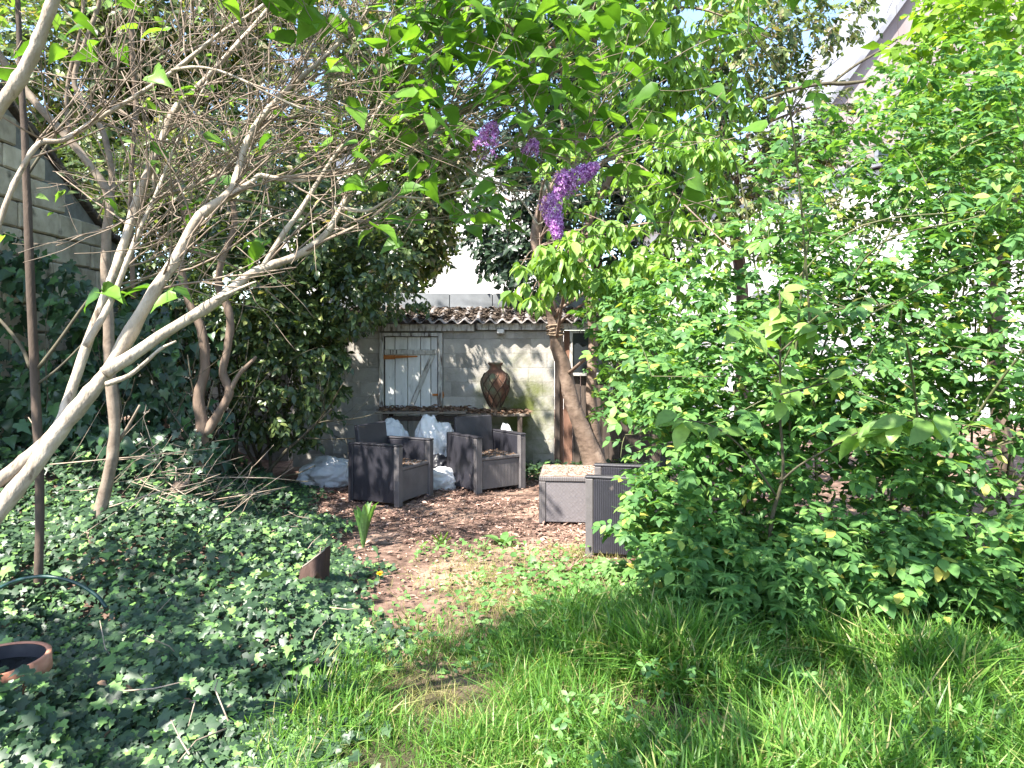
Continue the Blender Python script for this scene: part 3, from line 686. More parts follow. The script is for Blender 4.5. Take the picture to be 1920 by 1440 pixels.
# ------------------------------------------------------------------ the lilac in the foreground, limbs traced one by one
lilac = root('lilac_tree', 'pale smooth-barked lilac leaning in from the left with purple blossom', 'tree', P(-420, 1557, 2.5))
def yy_(rows, y0, y1): n = len(rows); return [(a, b, w, y0 + (y1 - y0) * k / (n - 1)) for k, (a, b, w) in enumerate(rows)]
LIMBS = [
    yy_([(-420, 1560, 84), (-230, 1270, 70), (0, 955, 58), (60, 880, 54), (110, 810, 52), (170, 735, 50), (203, 695, 46), (235, 640, 35), (290, 545, 31), (330, 485, 30), (375, 405, 28), (430, 364, 24), (447, 320, 17), (463, 267, 15), (493, 217, 14), (520, 187, 13), (567, 143, 11), (617, 100, 9), (690, 20, 7), (730, -40, 5)], 2.5, 2.75),
    yy_([(196, 700, 36), (215, 686, 37), (250, 665, 33), (300, 630, 30), (365, 590, 29), (415, 558, 28), (460, 520, 24), (500, 500, 20), (560, 478, 17), (610, 440, 15), (640, 390, 14), (680, 320, 13), (725, 280, 12), (770, 262, 11), (815, 245, 10), (850, 215, 9), (900, 190, 7), (960, 175, 5), (1020, 150, 4)], 2.52, 2.9),
    yy_([(-380, 1480, 46), (-150, 1000, 44), (0, 900, 40), (60, 852, 36), (110, 800, 32), (130, 745, 28), (160, 655, 26), (195, 560, 24), (225, 480, 22), (260, 370, 19), (300, 270, 18), (325, 210, 16), (370, 165, 14), (430, 100, 11), (500, 20, 8), (540, -30, 6)], 2.46, 2.95),
    yy_([(-420, 800, 60), (-150, 420, 54), (-60, 300, 48), (0, 200, 42), (30, 160, 38), (60, 105, 34), (85, 40, 30), (115, -40, 28), (150, -140, 22)], 2.3, 2.2),
    yy_([(-120, 720, 16), (-20, 470, 12), (0, 415, 12), (20, 360, 12), (45, 310, 12), (75, 268, 12), (120, 262, 11), (180, 225, 11), (250, 183, 10), (330, 130, 10), (410, 65, 8), (480, 20, 7), (540, -30, 6)], 2.55, 2.7),
    yy_([(160, 650, 16), (195, 590, 15), (215, 550, 13), (240, 485, 11), (262, 430, 9), (290, 370, 8), (310, 320, 7), (340, 250, 6), (390, 150, 5)], 2.55, 2.8),
    yy_([(293, 275, 8), (288, 320, 8), (297, 363, 9), (340, 356, 9), (380, 340, 8), (417, 320, 8), (467, 273, 7), (520, 207, 6), (567, 143, 5), (640, 70, 4)], 2.8, 2.95),
    yy_([(436, 365, 15), (473, 340, 12), (487, 329, 11), (520, 335, 10), (560, 338, 9), (600, 333, 8), (640, 322, 7), (700, 300, 6), (760, 270, 4)], 2.64, 2.8),
    yy_([(490, 506, 13), (530, 440, 12), (560, 400, 11), (600, 335, 10), (640, 277, 9), (690, 233, 8), (740, 160, 7), (790, 113, 6), (853, 67, 5), (885, 20, 4), (905, -20, 3)], 2.66, 2.8),
    yy_([(322, 132, 8), (360, 126, 7), (400, 130, 6), (450, 148, 5), (510, 178, 4), (570, 205, 4), (630, 218, 3)], 2.6, 2.5),
    yy_([(200, 720, 13), (240, 705, 10), (270, 682, 9), (300, 655, 7), (330, 640, 5)], 2.5, 2.45),
    yy_([(405, 560, 9), (440, 545, 7), (470, 532, 5), (480, 528, 3)], 2.56, 2.5),
    yy_([(770, 262, 8), (810, 275, 6), (850, 290, 6), (900, 330, 5), (950, 350, 4), (985, 385, 4), (1010, 420, 3), (1035, 395, 3)], 2.78, 2.62),
    yy_([(640, 390, 9), (690, 395, 7), (740, 370, 6), (800, 372, 5), (850, 360, 4), (900, 350, 3)], 2.7, 2.6),
    yy_([(850, 215, 6), (880, 250, 5), (930, 270, 4), (1000, 280, 3), (1060, 300, 3), (1085, 330, 3)], 2.85, 2.62),
]
lilac_lines = [traced([(a_, b_2, w_ * (.56 if w_ > 40 else .7 if w_ > 20 else .85), y_) for a_, b_2, w_, y_ in r], 4) for r in LIMBS]
for q, r_ in lilac_lines:
    for i_ in range(2, len(r_) - 2):
        if R.random() < .2: r_[i_] *= 1.14
tube_obj('trunk', [lilac_lines[0]], M_BARK, lilac, 12, .035)
for ln_ in lilac_lines[1:]: tube_obj('limb', [ln_], M_BARK, lilac, 9, .035)
tw, tips = [], []
for k, (pts, rad) in enumerate(lilac_lines):
    if k in (3, 10, 11): continue
    n = len(pts)
    for i in range(int(n * .35), n, 1):
        if pts[i][2] > 1.75 and R.random() < (1.0 if k < 9 else .6):
            d = pts[min(i + 1, n - 1)] - pts[max(i - 1, 0)]; d /= np.linalg.norm(d)
            d = d * .9 + R.standard_normal(3) * (.75, .45, .75) + np.array((.15, 0, .25))
            grow(pts[i], d, R.uniform(.25, .65), min(rad[i] * .45, .0045), 1, tw, tips, .15, .6, (3, 5), .75, .62, .0011)
# unseen crown above the frame, spread to shade the ivy and lawn
cr_tips = []
cl_ = []
for e_ in ((-3.6, 2.1, 3.2), (-2.9, 2.6, 3.3), (.8, 1.5, 2.9), (-.5, 1.2, 2.8), (.3, 2.3, 3.1), (-1.0, 2.7, 3.3)):
    s_ = lilac_lines[3][0][-1]; m_ = (s_ + np.array(e_)) / 2 + (0, -.1, .2); q = smooth_line([(*s_, .016), (*m_, .011), (*e_, .005)], 6); cl_.append((q[:, :3], q[:, 3]))
for q in cl_: tube_obj('limb', [q], M_BARK, lilac, 6)
k = 0
while k < 60:
    q = np.array((R.uniform(-4.2, -2.4) if k % 5 < 2 else R.uniform(-2.4, 1.1), R.uniform(.9, 2.8), 0))
    if -2.9 < q[0] < -1.0 and q[1] < 2.6: continue  # gap shaped so that a sun patch falls on the lawn
    k += 1; q[2] = EYE + q[1] * .456 + R.uniform(.15, .6)
    grow(q, (R.normal(.1, .4), R.normal(0, .4), 1), R.uniform(.4, .8), .008, 2, tw, cr_tips, .1, .6, (2, 4), .8, .65, .0012)
def low(q): return bool(np.any((960 + q[:, 0] / q[:, 1] * FPX > 600) & (HZ - (q[:, 2] - EYE) / q[:, 1] * FPX > 455)))
tw = [t for t in tw if not low(t[0])]; tips = [t for t in tips if not low(t)]
tube_obj('twigs', tw, M_TWIG, lilac, 4, kind='stuff')
lp = []
for t in tips:
    e = t[-1]; px, py = 960 + e[0] / e[1] * FPX, HZ - (e[2] - EYE) / e[1] * FPX
    pr_ = .4 if (px > 720 and py < 330) else (.18 if px > 700 else .02)
    for i in (3, 5, 6):
        if R.random() < pr_: lp.append(t[i])
for t in cr_tips:
    for i in range(1, 7):
        for _ in range(2):
            if R.random() < (.62 if t[i][0] < -1.4 else .34): lp.append(t[i] + R.normal(0, .03, 3))
for cx, cy, n_, s_ in ((880, 60, 34, 70), (1000, 90, 30, 60), (1030, 160, 24, 50), (800, 50, 18, 60), (985, 330, 8, 22), (915, 400, 9, 30), (760, 120, 16, 50), (1150, 30, 10, 40), (500, 455, 4, 20), (330, 550, 5, 30), (200, 75, 4, 40), (990, 20, 20, 50), (395, 175, 4, 25), (180, 545, 4, 25), (600, 250, 5, 40)):
    for _ in range(n_): lp.append(P(R.normal(cx, s_), R.normal(cy, s_ * .6), R.uniform(2.35, 3.0)))
lp = np.array(lp); q_ = np.stack([960 + lp[:, 0] / lp[:, 1] * FPX, HZ - (lp[:, 2] - EYE) / lp[:, 1] * FPX], -1)
lp = lp[(np.hypot(q_[:, 0] - 1062, q_[:, 1] - 375) > 85) & (np.hypot(q_[:, 0] - 915, q_[:, 1] - 262) > 55)]; n = len(lp)
a = R.uniform(0, 2 * PI, n)
D = np.stack([np.cos(a), np.sin(a) * .7, R.normal(-.1, .28, n)], -1)
N = np.stack([R.normal(0, .45, n), R.normal(-.35, .45, n), np.ones(n)], -1)
foliage('crown', [L_HEART, leaf_tpl([(.03, .24), (.2, .4), (.5, .33), (.78, .13)], .2, .35, .05)], lp, D, N, R.uniform(.065, .118, n), M_LILAC, lilac, 300)
# blossom
def floret():
    items = [(np.array([(0, 0, 0), (.5, .25, .1), (.95, 0, .05), (.5, -.25, .1)]) , np.array([(0, 1, 2), (0, 2, 3)]))]
    return join_tpl([xf(items[0], (0, 0, .35), k * PI / 2, -.1) for k in range(4)])
FLO = floret()
def panicle(a, b, r, n, parent):
    a, b = np.array(a), np.array(b); ax = b - a; L = np.linalg.norm(ax); ax /= L
    t = R.random(n) ** .8; u = R.standard_normal((n, 3)); u -= np.outer(u @ ax, ax); u /= np.linalg.norm(u, axis=1, keepdims=True)
    rr = r * np.sqrt(np.clip(1.05 - t, .05, 1)) * R.uniform(.55, 1.1, n)
    pos = a + np.outer(t * L, ax) + u * rr[:, None]; N = u + ax * .3 + R.normal(0, .25, (n, 3))
    foliage('flower_panicle', [FLO], pos, R.standard_normal((n, 3)), N, R.uniform(.0065, .0105, n), M_PETAL, parent)
    tube_obj('flower_stalk', [(np.array([a - ax * .05, a, b]), np.array([.003, .0025, .001]))], M_CANE, parent, 4)
panicle(P(1048, 352, 2.3), P(1120, 310, 2.28), .036, 520, lilac)
panicle(P(1066, 328, 2.31), P(1038, 374, 2.28), .028, 220, lilac)
panicle(P(1030, 368, 2.3), P(1046, 445, 2.26), .034, 520, lilac)
panicle(P(905, 288, 2.4), P(926, 232, 2.42), .042, 300, lilac)
panicle(P(992, 290, 2.45), P(1003, 264, 2.45), .028, 150, lilac)

# ------------------------------------------------------------------ slim trees on the bank
ta = root('slender_tree', 'thin straight brown trunk rising from the ivy at far left', 'tree', P(68, 1190, 4.2))
ta_lines = [traced(yy_([(66, 1260, 24), (68, 1185, 22), (72, 1080, 20), (75, 960, 20), (72, 850, 21), (65, 700, 21), (58, 550, 20), (52, 400, 19), (46, 250, 16), (40, 150, 14), (34, 20, 12), (30, -150, 10)], 4.2, 4.2))]
ta_lines = [(ta_lines[0][0], ta_lines[0][1] * .78)]
tube_obj('trunk', ta_lines, M_BARK4, ta, 9, .03)
for rows in ([(57, 690, 8), (40, 650, 7), (0, 600, 6), (-50, 560, 4)], [(72, 690, 8), (110, 640, 7), (145, 590, 6), (170, 555, 4)], [(70, 720, 6), (110, 690, 5), (160, 640, 4)], [(50, 330, 6), (90, 270, 5), (140, 200, 4)]):
    tube_obj('limb', [traced(yy_(rows, 4.2, 4.25))], M_DTWIG, ta, 6)
lines, tips = [], []
for k in range(9): grow(P(40 + R.normal(0, 10), R.uniform(-300, 100), 4.2), (R.normal(0, .7), R.normal(0, .5), .6), .8, .01, 2, lines, tips, .1)
tube_obj('twigs', lines, M_DTWIG, ta, 4, kind='stuff')
def tip_leaves(tips, per, jit):
    out = []
    for t in tips:
        for _ in range(per): out.append(t[int(R.integers(1, len(t)))] + R.normal(0, jit, 3))
    return np.array(out)
def rnd_dirs(n, up=1.0, droop=-.25):
    a = R.uniform(0, 2 * PI, n)
    return np.stack([np.cos(a), np.sin(a), R.normal(droop, .4, n)], -1), np.stack([R.normal(0, .5, n), R.normal(-.2, .5, n), np.full(n, up)], -1)
pos = tip_leaves(tips, 3, .05); D, N = rnd_dirs(len(pos))
e_, _ = blob_points(1900, [(-4.3, 5.6, 5.7, 1.5, 1.4, .8, 1), (-4.6, 4.2, 4.9, 1.3, 1.2, .8, 1), (-3.4, 6.6, 6.0, 1.2, 1.2, .6, .7), (-5.2, 6.6, 5.2, 1.2, 1.3, 1.0, .8)], .2)  # unseen leaf masses added overhead to shade the laurel and left bank
pos = np.vstack([pos, e_]); D, N = rnd_dirs(len(pos))
foliage('crown', [L_OVAL], pos, D, N, np.concatenate([R.uniform(.05, .09, len(pos) - len(e_)), R.uniform(.12, .2, len(e_))]), M_CHERRY, ta)

tb = root('bare_grey_tree', 'crooked grey trunk on the ivy bank behind the lilac fork', 'tree', P(140, 1095, 5.0))
tube_obj('trunk', [traced(yy_([(128, 1130, 36), (140, 1090, 32), (165, 1040, 27), (190, 950, 22), (210, 860, 21), (215, 790, 20), (206, 700, 20), (203, 600, 19), (198, 500, 18), (200, 430, 17), (205, 370, 16), (165, 305, 15), (110, 240, 15), (60, 185, 14), (20, 135, 14), (-40, 40, 12)], 5.0, 4.8))], M_TWIG, tb, 10, .05)
for rows in ([(203, 400, 13), (210, 330, 12), (190, 240, 11), (140, 160, 10), (160, 80, 9), (185, 10, 8), (200, -80, 6)], [(208, 850, 8), (240, 800, 6), (262, 760, 4)], [(130, 262, 9), (125, 200, 8), (130, 140, 7), (150, 60, 6), (160, -20, 5)],
             [(250, 560, 9), (245, 400, 9), (248, 300, 8), (255, 200, 9), (248, 100, 10), (246, 0, 9), (246, -80, 8)]):
    tube_obj('limb', [traced(yy_(rows, 5.0, 4.9))], M_BARK2 if rows[0][0] == 250 else M_TWIG, tb, 7, .03)
lines, tips = [], []
for k in range(30): grow(P(R.uniform(20, 480), R.uniform(-60, 420), R.uniform(4.6, 5.6)), (R.normal(0, .6), R.normal(0, .4), R.normal(.7, .5)), R.uniform(.4, .9), .008, 2, lines, tips, .1, .7, (2, 3))
tube_obj('twigs', lines, M_TWIG, tb, 4, kind='stuff')
pos = tip_leaves(tips, 1, .04); D, N = rnd_dirs(len(pos))
foliage('crown', [L_OVAL, L_HEART], pos, D, N, R.uniform(.05, .1, len(pos)), M_CHERRY, tb)

tc_ = root('twisted_shrub', 'twisted dark two-stemmed shrub with an ivy-wrapped foot left of the laurel', 'shrub', P(345, 950, 6.3))
for nm, rows in (('trunk', [(335, 985, 34), (350, 940, 30), (365, 880, 27), (380, 810, 24), (372, 745, 20), (385, 690, 18), (378, 620, 17), (352, 560, 15), (338, 490, 14), (350, 420, 12), (330, 340, 10)]),
                 ('limb', [(385, 815, 20), (412, 772, 17), (430, 735, 16), (418, 700, 15), (425, 660, 15), (432, 610, 15), (425, 570, 15), (410, 540, 14), (415, 490, 12), (440, 420, 11), (430, 350, 9)]),
                 ('limb', [(430, 735, 10), (450, 700, 8), (475, 675, 7), (480, 668, 5)])):
    tube_obj(nm, [traced(yy_(rows, 6.3, 6.3))], M_BARK2, tc_, 8, .05)
lines, tips = [], []
for k in range(22): grow(P(R.uniform(280, 560), R.uniform(200, 480), R.uniform(5.8, 6.8)), (R.normal(0, .6), R.normal(0, .4), R.normal(.6, .5)), R.uniform(.5, .9), .009, 2, lines, tips, .1, .7, (2, 4))
tube_obj('twigs', lines, M_TWIG, tc_, 4, kind='stuff')
pos = tip_leaves(tips, 2, .06); D, N = rnd_dirs(len(pos))
foliage('crown', [L_OVAL], pos, D, N, R.uniform(.05, .1, len(pos)), M_BACK, tc_)
n = 150; t = R.random(n); c = np.array([P(350, 950, 6.25), P(378, 815, 6.25)]); pos = c[0] + t[:, None] * (c[1] - c[0]) + R.normal(0, .06, (n, 3)); pos[:, 1] -= .08
D = np.stack([R.normal(0, .6, n), R.normal(-.3, .3, n), R.normal(-.6, .4, n)], -1); N = np.stack([R.normal(0, .4, n), np.full(n, -1.), R.normal(.5, .3, n)], -1)
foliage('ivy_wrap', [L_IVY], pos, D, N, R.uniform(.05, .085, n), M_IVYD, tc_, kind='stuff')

# ------------------------------------------------------------------ laurel beside the shed
lau = root('laurel_shrub', 'dense dark glossy-leaved laurel hiding the left end of the shed', 'shrub', P(520, 870, 8.6))
lines, tips = [], []
for k in range(16): grow((-3.0 + R.normal(0, .35), 8.7 + R.normal(0, .3), -.02), (R.normal(0, .35), R.normal(-.1, .3), 1), R.uniform(1.0, 1.6), .025, 2, lines, tips, .2, .5, (3, 4), .7)
tube_obj('stems', lines, M_DTWIG, lau, 5, kind='stuff')
def b_(px, py, Y, rpx, rpy, ry, w): p = P(px, py, Y); return (*p, rpx / FPX * Y, ry, rpy / FPX * Y, w)
SPR_L = [sprig(L_OVAL, 7, R, 1.0, .5, .3, .9) for _ in range(5)]
pts, d = blob_points(3000, [b_(540, 690, 8.4, 95, 150, .8, 2.6), b_(600, 560, 8.5, 110, 75, .7, 1.6), b_(560, 430, 8.5, 150, 110, .9, 2.4), b_(690, 500, 8.6, 85, 60, .5, .8), b_(470, 560, 8.2, 90, 140, .8, 2), b_(480, 330, 8.6, 130, 100, .9, 1.6), b_(660, 395, 8.8, 120, 80, .6, 1.1), b_(590, 640, 8.3, 55, 60, .4, .5), b_(700, 560, 9.4, 110, 32, .35, .45)], .5)
n = len(pts); D = d + R.normal(0, .7, (n, 3)) + (0, -.2, -.35); N = np.stack([R.normal(0, .5, n), R.normal(-.5, .4, n), np.ones(n)], -1)
foliage('crown', SPR_L, pts, D, N, R.uniform(.13, .22, n), M_LAUREL, lau)

# ------------------------------------------------------------------ ivy
edge_x = lambda y: np.interp(y, [2.4, 2.87, 3.5, 4.1, 5.0, 6.45, 7.8, 9], [-.9, -.8, -.74, -.76, -1.0, -1.5, -2.15, -2.4])
n = 33000; y = 2.35 + 6.3 * R.random(n) ** 1.12; x = edge_x(y) + .12 * np.sin(y * 5) + .1 * R.standard_normal(n) - np.abs(R.random(n)) ** 1.0 * (1.1 + y * .52)
hump = .15 + .13 * np.sin(x * 3.1 + 2) * np.sin(y * 2.7) + .06 * np.sin(x * 8 + y * 6); thick = sstep(0, .5, edge_x(y) - x)
nopot = np.hypot(x + 2.17, y - 3.15) > .24; x, y, hump, thick = x[nopot], y[nopot], hump[nopot], thick[nopot]; n = len(x)
pos = np.stack([x, y, H(x, y) + .02 + (hump * R.random(n) ** .6 + .03) * (.25 + .75 * thick)], -1)
D = np.stack([R.normal(.15, .5, n), R.normal(-.8, .3, n), R.normal(-.3, .22, n)], -1); N = np.stack([R.normal(.1, .24, n), R.normal(-.5, .24, n), np.ones(n)], -1)
o = foliage('ivy_ground_cover', [L_IVY, xf(L_IVY, roll=.2, pitch=.15), (L_IVY[0] * (1.1, .75, 1.6), L_IVY[1]), (L_IVY[0] * (.85, 1.1, -1.5), L_IVY[1])], pos, D, N, np.clip(R.lognormal(math.log(.05), .28, n), .02, .1), M_IVY, None, kind='stuff')
o['label'] = 'dark green ivy carpet covering the bank in the left foreground'
iv = root('climbing_ivy', 'curtain of dark ivy climbing the stone wall at the left edge', 'ivy', (-3.9, 6.6, .3))
pts, d = blob_points(2600, [b_(60, 620, 6.6, 130, 170, .35, 2.4), b_(230, 720, 7.0, 130, 150, .35, 2), b_(60, 820, 6.2, 130, 140, .4, 2), b_(330, 830, 7.2, 120, 100, .4, 1.4), b_(200, 870, 6.2, 140, 90, .4, 1.6), b_(-20, 480, 6.7, 90, 60, .2, .5), b_(300, 640, 7.6, 150, 130, .4, 1.2)], .3)
n = len(pts); D = np.stack([R.normal(.1, .6, n), R.normal(-.5, .3, n), R.normal(-.7, .4, n)], -1); N = np.stack([R.normal(.15, .4, n), np.full(n, -1.), R.normal(.9, .4, n)], -1)
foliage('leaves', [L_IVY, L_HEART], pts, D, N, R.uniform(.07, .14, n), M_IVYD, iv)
lines, tips = [], []
for k in range(14): grow((-4.2 + R.uniform(0, 1.6), 6.8 + R.normal(0, .3), .3), (R.normal(0, .3), 0, 1), R.uniform(.9, 1.5), .012, 1, lines, tips, .1)
tube_obj('stems', lines, M_DTWIG, iv, 4, kind='stuff')
n = 900; x = R.uniform(.1, 2.0, n); y = R.uniform(8.75, 9.9, n); keep = (y > 9.15 - .35 * np.sin(x * 3)); x, y = x[keep], y[keep]; n = len(x)
pos = np.stack([x, y, R.uniform(.01, .12, n)], -1); D, N = rnd_dirs(n)
o = foliage('ivy_at_tree_foot', [L_IVY], pos, D, N, R.uniform(.05, .1, n), M_IVY, None, kind='stuff'); o['label'] = 'ivy carpet round the foot of the cherry tree'

# ------------------------------------------------------------------ cherry tree by the shed
ch = root('cherry_tree', 'leaning brown cherry trunk in front of the shed with drooping bright leaves', 'tree', P(1112, 890, 9.2))
tr = traced(yy_([(1128, 905, 92), (1118, 880, 66), (1102, 832, 48), (1086, 790, 41), (1070, 745, 38), (1058, 690, 35), (1045, 650, 34), (1038, 600, 33), (1025, 550, 32), (1012, 490, 30), (1005, 440, 28), (1020, 380, 26), (1060, 310, 24), (1095, 240, 22), (1108, 160, 20), (1115, 60, 17), (1122, -60, 15), (1140, -250, 10)], 9.25, 8.6))
tr = (tr[0], tr[1] * .74)
tube_obj('trunk', [tr], M_BARK3, ch, 14, .045)
tr2 = traced(yy_([(1122, 870, 30), (1112, 800, 24), (1108, 740, 20), (1112, 640, 18), (1105, 560, 17), (1090, 480, 16), (1110, 400, 14), (1150, 320, 11), (1190, 240, 8)], 9.4, 8.8))
tube_obj('trunk', [tr2], M_BARK3, ch, 9, .04)
CB = [b_(1180, 140, 8.0, 130, 110, .9, 1.8), b_(1260, 330, 7.6, 110, 110, .9, 1.9), b_(1120, 480, 7.4, 130, 70, .7, 1.1), b_(1190, 600, 7.5, 80, 90, .6, .8), b_(1020, 520, 7.2, 70, 60, .4, .3), b_(1320, 210, 8, 95, 100, .7, .8), b_(1120, 20, 8, 190, 90, .9, 1.1), b_(1290, 500, 7.2, 80, 120, .5, .7), b_(1080, 330, 7.9, 70, 70, .5, .5)]
CB += [(1.4, 8.0, 5.4, 1.5, 1.3, .9, 2.2), (.1, 8.3, 5.6, 1.3, 1.2, .8, 1.1), (2.0, 7.2, 5.8, 1.1, 1.0, .7, .9)]
CB += [(-1.2, 7.2, 5.9, 1.5, 1.2, .7, .45), (.6, 6.4, 5.9, 1.5, 1.2, .8, .35), (-2.6, 7.6, 6.2, 1.3, 1.2, .7, .4)]
cb_lines = []
for bl in CB:
    c = np.array(bl[:3])
    for _ in range(3):
        e = c + R.normal(0, .6, 3) * np.array(bl[3:6]); s = tr[0][int(R.integers(len(tr[0]) // 2, len(tr[0]) - 3))]
        if abs(s[2] - e[2]) > 1.6: s = tr[0][int(np.argmin(np.abs(tr[0][:, 2] - e[2] + .4)))]
        mid = (s + e) / 2 + np.array((0, 0, .25)) + R.normal(0, .1, 3)
        q = smooth_line([(*s, .022), (*mid, .014), (*e, .005)], 6); cb_lines.append((q[:, :3], q[:, 3]))
for row_ in cb_lines[:27]: tube_obj('limb', [row_], M_BARK3, ch, 5, .03)
tube_obj('twigs', cb_lines[27:], M_BARK3, ch, 5, kind='stuff')
pts, d = blob_points(1360, CB, .35)
SPW = [sprig(L_FINE, 6, R, .55, .62, 1.0, 1.0, True, .012) for _ in range(5)]
EX = [P(993, 558, 6.6), P(1012, 462, 6.9), P(1045, 492, 7.0), P(1092, 492, 7.0), P(975, 500, 6.8), P(1148, 420, 7.0), P(1118, 560, 7.2), P(1150, 640, 7.3), P(1130, 700, 7.4), P(955, 548, 6.7)]
for q in EX[:6]:
    i0 = int(np.argmin(np.abs(tr[0][:, 2] - q[2] - .1))); s = tr[0][i0]; m_ = (s + q) / 2 + (0, 0, .22); l_ = smooth_line([(*s, .012), (*m_, .007), (*q, .003)], 6); tube_obj('limb', [(l_[:, :3], l_[:, 3])], M_BARK3, ch, 5)
pts = np.vstack([pts, EX])
lf_p, lf_D, lf_N, lf_S = [], [], [], []
for q in pts:                                     # a whorl of drooping leaves at each shoot tip
    k = int(R.integers(4, 8)); a0 = R.uniform(0, 2 * PI); s = R.uniform(.1, .18)
    for i in range(k):
        a = a0 + 2 * PI * i / k + R.normal(0, .2); dr = R.uniform(-1.3, -.25)
        lf_p.append(q + R.normal(0, .012, 3)); lf_D.append((math.cos(a), math.sin(a), dr)); lf_N.append((math.cos(a) * .8, math.sin(a) * .8, 1.1)); lf_S.append(s * R.uniform(.75, 1.15))
foliage('crown', [L_FINE, L_LONG], lf_p, lf_D, lf_N, lf_S, M_CHERRY, ch, 300)
rp = root('rope', 'brown rope wound several times round the cherry trunk', 'rope', P(1042, 622, 9.0))
for k in range(4):
    zc = 1.74 + .028 * k; i0 = int(np.argmin(np.abs(tr[0][:, 2] - zc))); c = tr[0][i0]; rr = tr[1][i0] + .012
    th = np.linspace(0, 2 * PI, 28); tube_obj('loop', [(np.stack([c[0] + rr * 1.12 * np.cos(th), c[1] + rr * np.sin(th), zc + .02 * np.sin(th + k)], -1), np.full(28, .008))], M_ROPE, rp, 5)

# ------------------------------------------------------------------ the big rose bush on the right
rose = root('rose_bush', 'huge tangled rambling rose bush filling the right of the garden', 'bush', (2.4, 5.6, 0))
RB = [(1.25, 4.5, .28, .5, .4, .28, .7), (2.0, 4.3, .32, .7, .4, .34, 1.1), (2.8, 4.2, .36, .7, .4, .4, 1.1), (.95, 5.0, .5, .3, .35, .3, .3), (1.35, 5.0, .55, .62, .55, .55, 1.3), (2.1, 5.0, .7, .9, .7, .75, 2.2), (3.1, 5.0, .8, .9, .8, .9, 2.0), (1.6, 5.5, 1.35, .75, .8, .55, 1.8), (2.5, 5.5, 1.6, .95, .8, .7, 2.2), (3.5, 5.5, 1.9, .95, .9, .9, 2.0),
      (2.0, 5.9, 2.2, .7, .7, .5, .55), (2.9, 5.9, 2.5, .9, .8, .65, 1.0), (3.8, 5.8, 2.9, .9, .9, .8, 1.4), (2.6, 6.2, 3.0, .8, .6, .6, .55), (3.2, 6.1, 3.3, .8, .7, .5, .5), (3.7, 6.2, 3.6, .9, .8, .6, .7), (1.3, 5.9, 1.9, .5, .5, .4, .45), (1.15, 5.2, 1.25, .4, .5, .3, .35), (1.5, 7.0, 1.3, .4, .5, .6, .5), (1.12, 6.7, 1.55, .35, .4, .55, .45), (.95, 7.2, 1.95, .35, .4, .35, .25), (1.0, 7.5, 1.3, .25, .3, .5, .3)]
ROFF = [(4.5, 4.9, .8, .7, .8, .8, 1.3), (4.6, 5.3, 2.0, .7, .8, .8, 1.2), (3.4, 3.5, .9, .7, .8, 1.0, 1.0), (3.5, 3.3, 2.4, .8, .9, 1.0, 1.3), (2.9, 1.9, 1.0, .8, .9, 1.1, .8), (2.9, 1.8, 2.5, .8, 1.0, .9, 1.3), (3.0, 2.2, 3.6, .8, 1.2, .7, 1.5)]
lines, tips = [], []
for k in range(44):
    b0 = np.array((R.uniform(1.1, 4.4), R.uniform(5.0, 6.3), 0.0)); hgt = R.uniform(1.0, 3.9)
    if b0[0] < 1.9: hgt = min(hgt, 2.6)
    lean = np.array((R.normal(-.1, .8), R.normal(-.3, .5), 0))
    q = smooth_line([(*b0, .011), (*(b0 + lean * .3 + (0, 0, hgt * .5)), .009), (*(b0 + lean * .9 + (0, 0, hgt * .9)), .006), (*(b0 + lean * 1.8 + (0, 0, hgt * .95)), .003)], 6)
    if np.any(960 + q[:, 0] / q[:, 1] * FPX < 1135): continue
    lines.append((q[:, :3], q[:, 3]))
    for i in range(6, len(q), 3):
        t2 = []; grow(q[i, :3], R.standard_normal(3) + (0, -.3, .3), R.uniform(.2, .5), .0035, 0, lines, tips, 0)
tube_obj('canes', lines, M_CANE, rose, 5, kind='stuff')
pts, d = blob_points(8800, RB, .4); pts = pts[(pts[:, 2] > .06)]
pts2, d2 = blob_points(520, ROFF, .3); pts2 = pts2[pts2[:, 2] > .05]
for t in tips:
    for i in (2, 4, 6): pts = np.vstack([pts, t[i][None]])
pts = np.vstack([pts, pts2]); n = len(pts)
D, N = rnd_dirs(n, 1.0, -.12); N *= (.62, .62, 1); N[:, 1] -= .1; D[:, 1] -= .35
CMP = [compound(5, R), compound(7, R), compound(5, R), compound(7, R), compound(3, R)]
foliage('crown', CMP, pts, D, N, np.clip(R.lognormal(math.log(.135), .24, n), .07, .21), M_ROSE, rose, 300)

# sapling with big leaves standing in front of the rose
sap = root('broad_leaved_sapling', 'upright sapling with large fresh leaves in front of the rose bush', 'sapling', P(1440, 1170, 4.3))
sl_ = [traced(yy_([(1432, 1130, 9), (1440, 1060, 9), (1448, 970, 8), (1468, 890, 6), (1463, 780, 5), (1463, 660, 4), (1462, 545, 3)], 4.75, 4.05)),
       traced(yy_([(1462, 905, 5), (1500, 872, 4), (1560, 838, 4), (1620, 806, 3), (1690, 790, 3), (1750, 790, 2)], 4.3, 3.6)),
       traced(yy_([(1455, 930, 5), (1400, 850, 4), (1340, 800, 3), (1270, 785, 2)], 4.4, 3.9)),
       traced(yy_([(1463, 690, 4), (1420, 640, 3), (1385, 610, 2)], 4.05, 3.95)), traced(yy_([(1463, 660, 4), (1510, 620, 3), (1560, 600, 2)], 4.05, 3.9)), traced(yy_([(1463, 740, 4), (1540, 720, 3), (1610, 700, 2)], 4.05, 3.9))]
tube_obj('trunk', [sl_[0]], M_DTWIG, sap, 7)
for q in sl_[1:]: tube_obj('limb', [q], M_DTWIG, sap, 5)
pos, D, N, S = [], [], [], []
